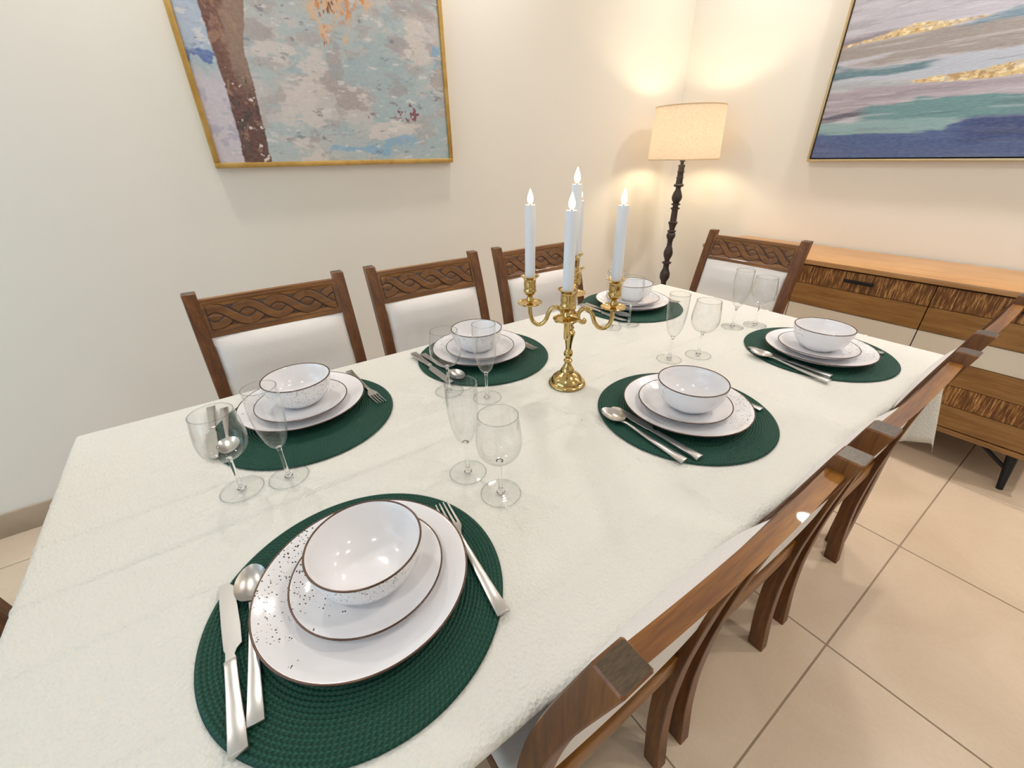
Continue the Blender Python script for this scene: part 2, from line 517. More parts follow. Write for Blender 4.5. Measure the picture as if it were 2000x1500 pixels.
# ------------------------------------------------------------------ paintings
def vnoise(nx, ny, sx, sy, seed):
    g = np.random.default_rng(seed).random((sy + 3, sx + 3))
    X = np.linspace(0, sx, nx); Y = np.linspace(0, sy, ny)
    xi = X.astype(int); yi = Y.astype(int)
    fx = X - xi; fy = Y - yi
    fx = fx * fx * (3 - 2 * fx); fy = fy * fy * (3 - 2 * fy)
    a = g[np.ix_(yi, xi)]; b = g[np.ix_(yi, xi + 1)]; c = g[np.ix_(yi + 1, xi)]; d = g[np.ix_(yi + 1, xi + 1)]
    return (a * (1 - fx) + b * fx) * (1 - fy)[:, None] + (c * (1 - fx) + d * fx) * fy[:, None]
def fbm(nx, ny, sx, sy, seed, octs=5, gain=0.55):
    t = np.zeros((ny, nx)); amp = 1; tot = 0
    for o in range(octs):
        t += amp * vnoise(nx, ny, int(sx * 2 ** o), int(sy * 2 ** o), seed + o); tot += amp; amp *= gain
    return t / tot
def sstep(x, a, b):
    t = np.clip((x - a) / (b - a), 0, 1)
    return t * t * (3 - 2 * t)
def over(img, mask, c):
    c = np.array(s2l(c)) if np.ndim(c) == 1 and max(c) > 1 else np.array(c)
    return img * (1 - mask[..., None]) + c * mask[..., None]

def canvas_mesh(name, W_, Hh, nx, ny, img, mat, axis):
    """axis 'y': faces +x, width along y;  axis 'x': faces -y, width along x. slab with painted front"""
    us = np.linspace(0, W_, nx); vs = np.linspace(0, Hh, ny)
    V = []
    for j in range(ny):
        for i in range(nx):
            V.append((0.0, us[i], vs[j]) if axis == 'y' else (us[i], 0.0, vs[j]))
    F = []
    for j in range(ny - 1):
        for i in range(nx - 1):
            a = j * nx + i
            F.append((a, a + 1, a + nx + 1, a + nx))
    k = len(V)
    d = -0.018
    for (u, v_) in ((0, 0), (W_, 0), (W_, Hh), (0, Hh)):
        V.append((d, u, v_) if axis == 'y' else (u, -d, v_))
    F.append((k, k + 3, k + 2, k + 1))
    c0, c1, c2, c3 = 0, nx - 1, ny * nx - 1, (ny - 1) * nx
    F += [(k, k + 1, c1, c0), (k + 1, k + 2, c2, c1), (k + 2, k + 3, c3, c2), (k + 3, k, c0, c3)]
    me = mesh(name, V, F, mat, sharp=40)
    at = me.color_attributes.new('paint', 'FLOAT_COLOR', 'POINT')
    colr = np.ones((len(V), 4), np.float32)
    colr[:k, :3] = img.reshape(-1, 3); colr[k:, :3] = img.reshape(-1, 3).mean(0)
    at.data.foreach_set('color', colr.ravel())
    return me

def art_tree(nx, ny):
    u = np.linspace(0, 1, nx)[None, :].repeat(ny, 0); z = np.linspace(0, 1, ny)[:, None].repeat(nx, 1)
    f = lambda a, b, s, o=5: fbm(nx, ny, a, b, s, o, 0.62)
    def stretch(m):                      # noise values to a flat 0..1 spread
        return (m.argsort(None).argsort(None).reshape(m.shape)) / m.size
    img = np.ones((ny, nx, 3)) * np.array(s2l((178, 190, 190)))
    img = over(img, sstep(stretch(f(5, 9, 3)), 0.45, 0.75) * 0.8, (188, 190, 186))
    img = over(img, sstep(stretch(f(6, 12, 23)), 0.55, 0.80) * 0.8, (204, 196, 192))
    img = over(img, sstep(stretch(f(4, 9, 43)), 0.60, 0.85) * 0.8, (160, 182, 188))
    img = over(img, sstep(stretch(f(7, 14, 63)), 0.70, 0.88) * 0.65, (174, 164, 162))
    def blob(img, cu, cz, ru, rz, c, seed, k=0.75, sx=9, sz=18):
        d = np.exp(-(((u - cu) / ru) ** 2 + ((z - cz) / rz) ** 2) * 0.7)
        return over(img, sstep(stretch(f(sx, sz, seed)) * 0.75 + d * 0.9, 0.92, 1.12) * k, c)
    for cu, cz, ru, rz in ((0.37, 0.20, 0.12, 0.07), (0.41, 0.31, 0.08, 0.07), (0.34, 0.06, 0.07, 0.06), (0.88, 0.45, 0.09, 0.07), (0.70, 0.12, 0.14, 0.06), (0.30, 0.36, 0.08, 0.04)):
        img = blob(img, cu, cz, ru, rz, (214, 204, 198), int(cu * 1000), 0.85)
    for cu, cz, ru, rz in ((0.55, 0.22, 0.06, 0.06), (0.72, 0.26, 0.09, 0.06), (0.50, 0.32, 0.05, 0.09), (0.92, 0.57, 0.10, 0.06), (0.26, 0.43, 0.06, 0.03), (0.36, 0.10, 0.04, 0.06), (0.80, 0.42, 0.08, 0.04), (0.96, 0.36, 0.04, 0.10)):
        img = blob(img, cu, cz, ru, rz, (162, 150, 148), int(cu * 1300), 0.65)
    for cu, cz, ru, rz in ((0.79, 0.065, 0.10, 0.030), (0.62, 0.04, 0.10, 0.02), (0.46, 0.045, 0.07, 0.02), (0.97, 0.40, 0.03, 0.05)):
        img = blob(img, cu, cz, ru, rz, (128, 172, 202), int(cu * 1700), 0.85)
    strip = 1 - sstep(u, 0.09, 0.12)     # left of the trunk: blue above, lilac-white below
    img = over(img, strip * sstep(z + (f(8, 8, 71) - 0.5) * 0.1, 0.30, 0.36) * 0.9, (172, 188, 208))
    img = over(img, strip * (1 - sstep(z + (f(8, 8, 72) - 0.5) * 0.1, 0.27, 0.33)) * 0.9, (206, 196, 204))
    img = over(img, strip * sstep(stretch(f(26, 26, 77)), 0.70, 0.82) * (1 - sstep(z, 0.2, 0.3)) * 0.6, (164, 160, 180))
    img = blob(img, 0.045, 0.335, 0.05, 0.022, (76, 106, 170), 801, 0.95, 30, 40)
    # short palette-knife strokes, mostly level
    patch = stretch(f(6, 8, 301))
    img = over(img, sstep(stretch(f(22, 60, 97, 4)), 0.955, 0.985) * sstep(patch, 0.3, 0.7) * 0.65, (112, 108, 116))
    img = over(img, sstep(stretch(f(18, 52, 117, 4)), 0.94, 0.98) * 0.6, (228, 222, 216))
    img = over(img, sstep(stretch(f(14, 70, 119, 4)), 0.90, 0.97) * 0.35, (150, 164, 172))
    red = np.exp(-(((u - 0.80) / 0.08) ** 2 + ((z - 0.19) / 0.04) ** 2)) + 0.5 * np.exp(-(((u - 0.62) / 0.05) ** 2 + ((z - 0.175) / 0.02) ** 2))
    img = over(img, sstep(stretch(f(60, 60, 137, 3)), 0.78, 0.86) * sstep(red, 0.2, 0.6), (126, 56, 68))
    crown = np.exp(-(((u - 0.53) / 0.10) ** 2 + ((z - 0.55) / 0.085) ** 2)) + sstep(z, 0.58, 0.8) * np.exp(-((u - 0.5) / 0.45) ** 2) + 0.55 * np.exp(-(((u - 0.66) / 0.05) ** 2 + ((z - 0.57) / 0.04) ** 2))
    tail = 0.8 * np.exp(-(((u - 0.48) / 0.022) ** 2 + ((z - 0.43) / 0.05) ** 2)) + 0.8 * np.exp(-(((u - 0.565) / 0.012) ** 2 + ((z - 0.435) / 0.02) ** 2))
    lv = stretch(f(46, 24, 157, 4))
    mk = np.clip(crown + tail, 0, 1)
    img = over(img, sstep(lv * 0.8 + mk * 0.8, 0.80, 1.0) * sstep(mk, 0.2, 0.45) * 0.85, (224, 182, 142))
    img = over(img, sstep(stretch(f(52, 30, 167, 3)) * 0.9 + mk * 0.4, 0.92, 1.05) * sstep(mk, 0.3, 0.6), (214, 146, 84))
    img = over(img, sstep(stretch(f(60, 30, 177, 3)) * 0.9 + mk * 0.3, 1.02, 1.10) * sstep(mk, 0.4, 0.6), (172, 96, 46))
    img = over(img, sstep(stretch(f(50, 26, 197, 3)) * 0.9 + mk * 0.3, 1.11, 1.15) * sstep(mk, 0.4, 0.6), (112, 56, 26))
    jag = (f(6, 60, 217, 3) - 0.5) * 0.010
    le = 0.086 + 0.006 * np.sin(z * 9) + jag
    re = np.interp(z[:, 0], [0, 0.15, 0.26, 0.36, 0.42, 0.5, 0.7, 1], [0.186, 0.191, 0.192, 0.189, 0.203, 0.227, 0.30, 0.42])[:, None] + jag
    tr = sstep(u, le, le + 0.004) * (1 - sstep(u, re - 0.004, re))
    t = np.clip((u - le) / (re - le), 0, 1)
    bark = np.ones_like(img) * np.array(s2l((112, 64, 44)))
    bark = over(bark, sstep(t + (f(20, 20, 237) - 0.5) * 0.6, 0.40, 0.62) * sstep(z, 0.18, 0.32) * 0.9, (146, 118, 100))
    bark = over(bark, (1 - sstep(t, 0.1, 0.35)) * 0.5, (92, 44, 30))
    bark = over(bark, (1 - sstep(z + (f(8, 12, 257) - 0.5) * 0.2, 0.14, 0.28)) * 0.85, (82, 36, 22))
    bark = over(bark, sstep(stretch(f(40, 30, 277, 4)), 0.84, 0.93) * 0.6, (166, 124, 96))
    bark = over(bark, sstep(stretch(f(36, 24, 297, 4)), 0.78, 0.90) * (1 - sstep(z, 0.2, 0.35)) * 0.85, (44, 16, 12))
    bark = over(bark, sstep(stretch(f(50, 50, 317, 3)), 0.965, 0.985) * (1 - sstep(z, 0.25, 0.35)), (222, 206, 196))
    img = img * (1 - tr[..., None]) + bark * tr[..., None]
    return img

def art_sea(nx, ny, Wm, Hm):
    X = np.linspace(0, Wm, nx)[None, :].repeat(ny, 0); Z = np.linspace(0, Hm, ny)[:, None].repeat(nx, 1)
    f = lambda a, b, s, o=5: fbm(nx, ny, a, b, s, o)
    wob = (f(5, 26, 5) - 0.5) * 0.05 + (f(12, 60, 8, 3) - 0.5) * 0.014
    Zw = Z + wob
    img = np.ones((ny, nx, 3)) * np.array(s2l((190, 186, 196)))
    def band(img, top, bot, c, soft=0.012, k=1.0, x0_=-1, x1_=9):
        xs = X[0]
        t = np.interp(xs, *zip(*top))[None, :]; b = np.interp(xs, *zip(*bot))[None, :]
        mk = (1 - sstep(Zw, t - soft / 2, t + soft / 2)) * sstep(Zw, b - soft / 2, b + soft / 2)
        mk = mk * sstep(X + (f(8, 40, 15) - 0.5) * 0.12, x0_ - 0.04, x0_ + 0.05) * (1 - sstep(X + (f(8, 40, 16) - 0.5) * 0.12, x1_ - 0.05, x1_ + 0.05))
        return over(img, mk * k, c)
    img = band(img, [(0, 0.52), (0.13, 0.52), (0.25, 0.535)], [(0, 0.49), (0.25, 0.52)], (132, 118, 130), 0.02, 0.9, -1, 0.24)
    img = band(img, [(0, 0.49), (0.14, 0.50), (0.3, 0.515), (0.62, 0.50), (1.5, 0.56)], [(0, 0.41), (0.25, 0.405), (0.65, 0.405), (1.5, 0.44)], (158, 148, 142))
    img = band(img, [(0, 0.43), (0.2, 0.44)], [(0, 0.405), (0.25, 0.43)], (196, 196, 206), 0.012, 0.9, -1, 0.2)
    img = band(img, [(0.4, 0.51), (0.6, 0.53), (1.5, 0.60)], [(0.4, 0.50), (0.6, 0.50), (1.5, 0.54)], (110, 138, 154), 0.012, 0.95, 0.48)
    img = band(img, [(0, 0.403), (0.26, 0.398), (0.45, 0.39)], [(0, 0.355), (0.31, 0.36), (0.45, 0.37)], (92, 128, 140), 0.01, 1, -1, 0.42)
    img = band(img, [(0, 0.355), (0.27, 0.36), (0.5, 0.40), (1.5, 0.46)], [(0, 0.30), (0.4, 0.30), (0.7, 0.32), (1.5, 0.36)], (186, 192, 204))
    img = band(img, [(0, 0.345), (0.3, 0.335)], [(0, 0.28), (0.3, 0.29)], (170, 174, 176), 0.02, 0.8, -1, 0.35)
    img = band(img, [(0, 0.30), (0.4, 0.31), (1.5, 0.33)], [(0, 0.20), (0.4, 0.24), (1.5, 0.22)], (168, 156, 166))
    img = band(img, [(0, 0.27), (1.5, 0.28)], [(0, 0.235), (1.5, 0.25)], (188, 178, 188), 0.02, 0.7, 0.35)
    img = band(img, [(0.15, 0.225), (0.22, 0.239), (0.39, 0.252), (0.46, 0.235), (1.5, 0.24)], [(0, 0.15), (1.5, 0.13)], (98, 142, 146), 0.008, 1, 0.17)
    img = band(img, [(0, 0.19), (0.16, 0.218)], [(0, 0.165), (0.16, 0.19)], (78, 70, 92), 0.012, 0.95, -1, 0.17)
    img = band(img, [(0, 0.168), (0.43, 0.165), (0.6, 0.15)], [(0, 0.10), (0.6, 0.11)], (132, 168, 170), 0.01, 0.95, -1, 0.55)
    img = band(img, [(0, 0.112), (0.26, 0.121), (0.52, 0.112), (0.61, 0.148), (1.5, 0.16)], [(0, -0.2), (1.5, -0.2)], (50, 80, 136), 0.012)
    img = band(img, [(0.5, 0.145), (1.5, 0.16)], [(0.5, 0.06), (1.5, 0.07)], (26, 54, 116), 0.02, 0.95, 0.58)
    img = band(img, [(0, 0.05), (1.5, 0.045)], [(0, -1), (1.5, -1)], (66, 84, 134), 0.03, 0.7)
    img = over(img, sstep(f(6, 90, 35, 4), 0.55, 0.68) * (0.04 + 0.24 * sstep(Z, 0.12, 0.2)), (222, 222, 226))
    img = over(img, sstep(f(6, 90, 55, 4), 0.57, 0.68) * 0.22, (60, 62, 80))
    fl_ = sstep(f(60, 80, 75, 4), 0.40, 0.52)
    g1 = [(0, 0.502), (0.13, 0.517), (0.235, 0.535), (0.28, 0.546), (0.41, 0.53), (0.5, 0.527), (0.56, 0.526)]; g1b = [(0, 0.494), (0.13, 0.503), (0.265, 0.506), (0.4, 0.512), (0.5, 0.521), (0.56, 0.524)]
    g2 = [(0.33, 0.322), (0.45, 0.33), (0.59, 0.338), (0.68, 0.352), (1.1, 0.37)]; g2b = [(0.33, 0.312), (0.45, 0.303), (0.6, 0.298), (0.7, 0.302), (1.1, 0.33)]
    Zs = Z + (f(20, 40, 95, 3) - 0.5) * 0.008
    for a, b, xa, xb, k in ((g1, g1b, -1, 0.55, 1), (g2, g2b, 0.31, 1.05, 1)):
        t = np.interp(X[0], *zip(*a))[None, :]; bb = np.interp(X[0], *zip(*b))[None, :]
        mk = (1 - sstep(Zs, t - 0.003, t + 0.003)) * sstep(Zs, bb - 0.003, bb + 0.003) * sstep(X, xa, xa + 0.05) * (1 - sstep(X, xb - 0.05, xb))
        img = over(img, mk * (0.55 + 0.45 * fl_), (222, 192, 130))
        img = over(img, mk * sstep(f(90, 110, 115, 3), 0.58, 0.66), (246, 228, 186))
        img = over(img, mk * sstep(f(90, 110, 135, 3), 0.60, 0.66) * 0.8, (170, 130, 70))
    return img

pw, phh = 1.0, 1.0
p1 = tag(empty('framed_painting', (x0, -0.534, 1.258)), 'large painting of a brown tree trunk with orange leaves on pale blue, gold frame', 'painting')
fwid, fdep = 0.018, 0.032
cv = canvas_mesh('canvas', pw - 2 * fwid + 0.004, phh - 2 * fwid + 0.004, 440, 440, art_tree(440, 440), M['art_tree'], 'y')
o = link('canvas', cv, p1, (0.024, fwid - 0.002, fwid - 0.002))
tag(o, label='canvas with tree trunk and orange foliage on pale blue')
def frame4(parent, W_, Hh, fw_, d, mat, axis):
    L = [((0, 0, 0), (W_, fw_)), ((0, Hh - fw_), (W_, Hh)), ((0, fw_), (fw_, Hh - fw_)), ((W_ - fw_, fw_), (W_, Hh - fw_))]
    for a, b in L:
        a = a[:2]
        if axis == 'y': mb = MB().box((0.001, a[0], a[1]), (d, b[0], b[1]))
        else: mb = MB().box((a[0], -d, a[1]), (b[0], -0.001, b[1]))
        mb.build('frame_bar', mat, parent, bevel=0.002)
frame4(p1, pw, phh, fwid, fdep, M['gold'], 'y')
W2, H2 = 1.45, 1.0
p2 = tag(empty('framed_painting', (-0.545, y1, 1.226)), 'large abstract painting of blue, grey and gold bands above the sideboard', 'painting')
cv = canvas_mesh('canvas', W2 - 0.034, H2 - 0.034, 440, 330, art_sea(440, 330, W2, H2), M['art_sea'], 'x')
tag(link('canvas', cv, p2, (0.017, -0.026, 0.017)), label='canvas with navy, teal, lilac and gold bands')
MB().box((0.004, -0.007, 0.004), (W2 - 0.004, -0.002, H2 - 0.004)).build('backing', M['black_gap'], p2)
frame4(p2, W2, H2, 0.011, 0.034, M['champagne'], 'x')

# ------------------------------------------------------------------ dining table and cloth
TH = 0.758
tb = tag(empty('dining_table', (0, 0, 0)), 'long dining table hidden beneath the white tablecloth', 'table')
MB().box((-0.485, -0.985, TH - 0.03), (0.485, 0.985, TH)).build('tabletop', M['table_wood'], tb, bevel=0.004)
MB().box((-0.40, -0.90, TH - 0.11), (-0.375, 0.90, TH - 0.03)).box((0.375, -0.90, TH - 0.11), (0.40, 0.90, TH - 0.03)) \
    .box((-0.375, -0.90, TH - 0.11), (0.375, -0.875, TH - 0.03)).box((-0.375, 0.875, TH - 0.11), (0.375, 0.90, TH - 0.03)).build('apron', M['table_wood'], tb)
for sx in (-1, 1):
    for sy in (-1, 1):
        MB().box((sx * 0.457 - 0.025, sy * 0.95 - 0.025, 0), (sx * 0.457 + 0.025, sy * 0.95 + 0.025, TH - 0.031)).build('leg', M['table_wood'], tb, bevel=0.004)

SET = {  # mat centre, dinner, side, bowl
    1: ((0.253, -0.605), (0.249, -0.595), (0.245, -0.588), (0.249, -0.586)),
    2: ((-0.268, -0.566), (-0.304, -0.562), (-0.296, -0.565), (-0.307, -0.564)),
    3: ((-0.309, -0.065), (-0.321, -0.070), (-0.314, -0.072), (-0.323, -0.076)),
    4: ((0.230, 0.136), (0.233, 0.136), (0.229, 0.133), (0.239, 0.135)),
    5: ((0.260, 0.729), (0.270, 0.703), (0.266, 0.701), (0.266, 0.706)),
    6: ((-0.358, 0.637), (-0.357, 0.637), (-0.362, 0.645), (-0.370, 0.651)),
}
GP = {1: ((0.204, -0.346), (0.122, -0.365)), 2: ((-0.078, -0.716), (-0.064, -0.641)), 3: ((-0.176, -0.248), (-0.091, -0.189)),
      4: ((0.069, 0.434), (0.036, 0.344)), 5: ((0.040, 0.800), (0.004, 0.724)), 6: ((-0.226, 0.474), (-0.242, 0.403))}
def make_cloth():
    HX, HY, d, re_ = 0.497, 1.0, 0.30, 0.012
    def axis(h):
        e = [d * k / 12 for k in range(12, 0, -1)]
        e = [q for q in e if q > 0.024] + [0.020, 0.016, 0.012, 0.008, 0.004]
        mid = np.linspace(-(h - re_), h - re_, int(2 * h / 0.0042))
        return [-(h - re_) - q for q in e] + list(mid) + [h - re_ + q for q in reversed(e)]
    S, Tt = axis(HX), axis(HY)
    creX = [(-0.345, 0.0006), (-0.236, 0.0007), (-0.121, 0.0011), (-0.006, 0.0013), (0.112, 0.0010), (0.29, 0.0007), (0.40, 0.0005)]
    creY = [(-0.62, 0.0005), (-0.085, 0.0008), (0.36, 0.0009), (0.80, 0.0006)]
    def hgt(x, y):
        h = 0.0
        for k, (c, a) in enumerate(creX):
            cc = c + 0.008 * math.sin(y * 2.1 + k)
            q = (x - cc) / 0.0036
            if abs(q) < 5: h += 2.8 * a * (math.exp(-q * q) - 0.45 * math.exp(-((q - 1.6) ** 2)))
        for k, (c, a) in enumerate(creY):
            cc = c + 0.010 * math.sin(x * 3.0 + k)
            q = (y - cc) / 0.004
            if abs(q) < 5: h += 2.5 * a * (math.exp(-q * q) - 0.4 * math.exp(-((q - 1.6) ** 2)))
        h += 0.0005 * math.sin(9 * x + 4 * y) * math.sin(7 * y - 3 * x) + 0.0004 * math.sin(23 * x - 11 * y + 1)
        # wrinkles drawn up beside the candelabra and the middle of the front edge
        for (px, py, ang, ln, wd, a) in ((-0.10, 0.10, 1.2, 0.12, 0.010, 0.0022), (0.02, 0.16, 0.9, 0.10, 0.012, 0.0016), (0.33, -0.05, 0.4, 0.10, 0.008, 0.0014),
                                         (0.36, -0.16, 2.3, 0.07, 0.007, 0.0012), (0.41, -0.02, 1.4, 0.09, 0.008, 0.0012), (-0.20, 0.30, 0.5, 0.08, 0.010, 0.0014), (0.16, 0.32, 2.0, 0.09, 0.01, 0.0012)):
            dx, dy = x - px, y - py
            u = dx * math.cos(ang) + dy * math.sin(ang); v_ = -dx * math.sin(ang) + dy * math.cos(ang)
            if abs(u) < ln * 2.5 and abs(v_) < wd * 3: h += a * math.exp(-(u / ln) ** 2 - (v_ / wd) ** 2)
        d_ = min(math.hypot(x - c[0][0], y - c[0][1]) for c in SET.values())
        g_ = min(math.hypot(x - q[0], y - q[1]) for c in GP.values() for q in c)
        return h * smooth01(g_, 0.034, 0.055) * smooth01(d_, 0.193, 0.225) * smooth01(math.hypot(x + 0.031, y - 0.016), 0.05, 0.075)
    def edge(e):
        q = re_ * math.pi / 2
        if e <= 0: return 0.0, 0.0
        if e < q:
            a = e / re_
            return re_ * math.sin(a), re_ * (1 - math.cos(a))
        return re_, re_ + e - q
    def P(s, t):
        ex, ey = abs(s) - (HX - re_), abs(t) - (HY - re_)
        sx, sy = (1 if s > 0 else -1), (1 if t > 0 else -1)
        z = 0.760
        if ex <= 0 and ey <= 0:
            return (s, t, z + hgt(s, t))
        if ex > 0 and ey > 0:
            r = (ex ** 6 + ey ** 6) ** (1 / 6); a = math.atan2(ey, ex)
            o_, dr = edge(r)
            bulge = 0.20 * dr * math.sin(2 * a)
            return (sx * (HX - re_ + o_ * math.cos(a) + bulge), sy * (HY - re_ + o_ * math.sin(a) + bulge * 0.8), z - dr)
        if ex > 0:
            o_, dr = edge(ex)
            dr *= 0.77 + 0.23 * smooth01(abs(t), 0.86, 0.95)      # rides up where chairs are tucked in
            x = HX - re_ + o_
            k = 1 - min(max((abs(t) - 0.70) / 0.29, 0), 1)
            if s > 0: x -= k * 0.5 * max(dr - 0.012, 0)      # pushed in by the chair backs
            else: x += 0.004 * k * math.sin(t * 17) * dr / d
            return (sx * x, t, z - dr + hgt(s, t) * max(0, 1 - dr / 0.03))
        o_, dr = edge(ey)
        dr *= 0.77 + 0.23 * smooth01(abs(s), 0.435, 0.475)
        y = HY - re_ + o_ + 0.006 * math.sin(s * 15) * dr / d * (1 - smooth01(abs(s), 0.4, 0.48))
        return (s, sy * y, z - dr + hgt(s, t) * max(0, 1 - dr / 0.03))
    V, F = grid(P, S, Tt)
    return mesh('tablecloth', V, F, M['cloth'], sharp=None)
cl = tag(link('tablecloth', make_cloth()), 'off-white embossed tablecloth with fold creases covering the whole table', 'tablecloth')
so = cl.modifiers.new('thickness', 'SOLIDIFY'); so.thickness = 0.0012; so.offset = -1

# ------------------------------------------------------------------ chairs
PZ = [0, 0.06, 0.12, 0.25, 0.40, 0.55, 0.65, 0.74, 0.85, 0.98]
PR = [0.505, 0.498, 0.490, 0.483, 0.488, 0.503, 0.516, 0.533, 0.561, 0.600]
zz = np.linspace(0, 0.98, 99)
rr_ = np.interp(zz, PZ, PR)
ker = np.ones(9) / 9
rr_ = np.convolve(np.pad(rr_, 4, mode='edge'), ker, 'valid')
rr_[:3] = np.interp(zz[:3], PZ, PR); rr_[-5:] = np.interp(zz[-5:], PZ, PR)
def yrear(z): return -(float(np.interp(z, zz, rr_)) - 0.505)
def depth(z): return float(np.interp(z, [0, 0.35, 0.75, 0.98], [0.040, 0.036, 0.031, 0.029]))
def yfront(z): return yrear(z) + depth(z)
CW = 0.205

def post_mesh():
    zs = list(np.linspace(0, 0.978, 34))
    w_, c = 0.016, 0.0018
    V, F, rings = [], [], []
    def ring(z, inset=0.0):
        a, b = yrear(z) + inset, yfront(z) - inset
        ww = w_ - inset
        return [(-ww + c, a, z), (ww - c, a, z), (ww, a + c, z), (ww, b - c, z), (ww - c, b, z), (-ww + c, b, z), (-ww, b - c, z), (-ww, a + c, z)]
    for z in zs: rings.append(ring(z))
    rings.append([(x, y, 0.980) for x, y, z in ring(0.98, 0.0016)])
    for r in rings: V += r
    mats = []
    for i in range(len(rings) - 1):
        for q in range(8):
            F.append((i * 8 + q, i * 8 + (q + 1) % 8, (i + 1) * 8 + (q + 1) % 8, (i + 1) * 8 + q))
            mats.append(0)
    F.append(tuple(range(7, -1, -1))); mats.append(1)
    F.append(tuple((len(rings) - 1) * 8 + q for q in range(8))); mats.append(1)
    me = mesh('rear_leg', V, F, [M['wood_z'], M['wood_end']], sharp=None)
    me.polygons.foreach_set('material_index', mats)
    me.set_sharp_from_angle(angle=R(30))
    return me

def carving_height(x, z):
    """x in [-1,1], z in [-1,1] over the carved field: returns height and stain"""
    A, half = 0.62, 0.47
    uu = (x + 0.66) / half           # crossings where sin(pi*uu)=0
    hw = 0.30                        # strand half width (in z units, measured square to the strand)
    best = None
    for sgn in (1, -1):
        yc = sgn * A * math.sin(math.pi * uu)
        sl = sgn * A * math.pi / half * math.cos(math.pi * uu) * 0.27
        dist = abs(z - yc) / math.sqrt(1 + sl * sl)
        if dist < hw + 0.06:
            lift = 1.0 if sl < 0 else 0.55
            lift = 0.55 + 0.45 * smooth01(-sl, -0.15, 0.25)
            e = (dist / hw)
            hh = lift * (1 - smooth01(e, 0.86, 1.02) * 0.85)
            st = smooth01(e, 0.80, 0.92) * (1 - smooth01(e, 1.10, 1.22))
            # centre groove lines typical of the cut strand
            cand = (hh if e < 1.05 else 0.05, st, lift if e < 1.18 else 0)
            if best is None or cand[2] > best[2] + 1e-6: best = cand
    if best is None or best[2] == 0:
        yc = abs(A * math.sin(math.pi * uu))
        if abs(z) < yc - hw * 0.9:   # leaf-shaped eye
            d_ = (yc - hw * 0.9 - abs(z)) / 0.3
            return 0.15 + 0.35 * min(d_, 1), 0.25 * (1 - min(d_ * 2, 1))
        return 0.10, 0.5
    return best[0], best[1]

def bow(x): return 0.004 * (1 - (x / 0.18) ** 2)

def carved_panel_mesh():
    xa, xb = -0.1775, 0.1775
    za, zb = 0.866, 0.960
    us = np.linspace(xa, xb, 190); vs = np.linspace(za, zb, 54)
    V, stain_shade = [], []
    hxw, zmid, hzw = 0.166, (za + zb) / 2, (zb - za) / 2 - 0.011
    for u in us:
        for v_ in vs:
            fx, fz = u / hxw, (v_ - zmid) / hzw
            if abs(fx) <= 1 and abs(fz) <= 1:
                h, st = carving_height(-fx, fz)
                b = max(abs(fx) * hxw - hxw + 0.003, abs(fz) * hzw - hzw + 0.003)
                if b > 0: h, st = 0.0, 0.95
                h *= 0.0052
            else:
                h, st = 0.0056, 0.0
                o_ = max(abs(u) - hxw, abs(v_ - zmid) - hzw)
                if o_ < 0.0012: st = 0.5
            V.append((u, yfront(v_) - 0.0095 - bow(u) + h, v_)); stain_shade.append(st)
    n_ = len(vs)
    F = [(i * n_ + j, (i + 1) * n_ + j, (i + 1) * n_ + j + 1, i * n_ + j + 1) for i in range(len(us) - 1) for j in range(n_ - 1)]
    F = [f_[::-1] for f_ in F]
    me = mesh('carved_panel', V, F, M['carved'], sharp=None)
    at = me.attributes.new('stain_shade', 'FLOAT', 'POINT')
    at.data.foreach_set('value', stain_shade)
    return me

def rail_mesh():
    xs = np.linspace(-0.1785, 0.1785, 15)
    zs = np.linspace(0.8655, 0.9605, 5)
    V, F = [], []
    nz = len(zs)
    for x in xs:
        for z in zs:
            V.append((x, yrear(z) + 0.006 - bow(x), z))
        for z in zs:
            V.append((x, (yfront(z) - 0.0098 if 0.866 < z < 0.96 else yfront(z) - 0.004) - bow(x), z))
    k = 2 * nz
    for c in range(len(xs) - 1):
        o = c * k
        for i in range(nz - 1):
            F += [(o + i, o + k + i, o + k + i + 1, o + i + 1), (o + nz + i, o + nz + i + 1, o + k + nz + i + 1, o + k + nz + i)]
        F += [(o, o + nz, o + k + nz, o + k), (o + nz - 1, o + k + nz - 1, o + k + k - 1, o + k - 1)]
    for o in (0, (len(xs) - 1) * k):
        for i in range(nz - 1):
            F.append((o + i, o + i + 1, o + nz + i + 1, o + nz + i))
    return recalc(mesh('top_rail', V, F, M['wood_x'], sharp=30))

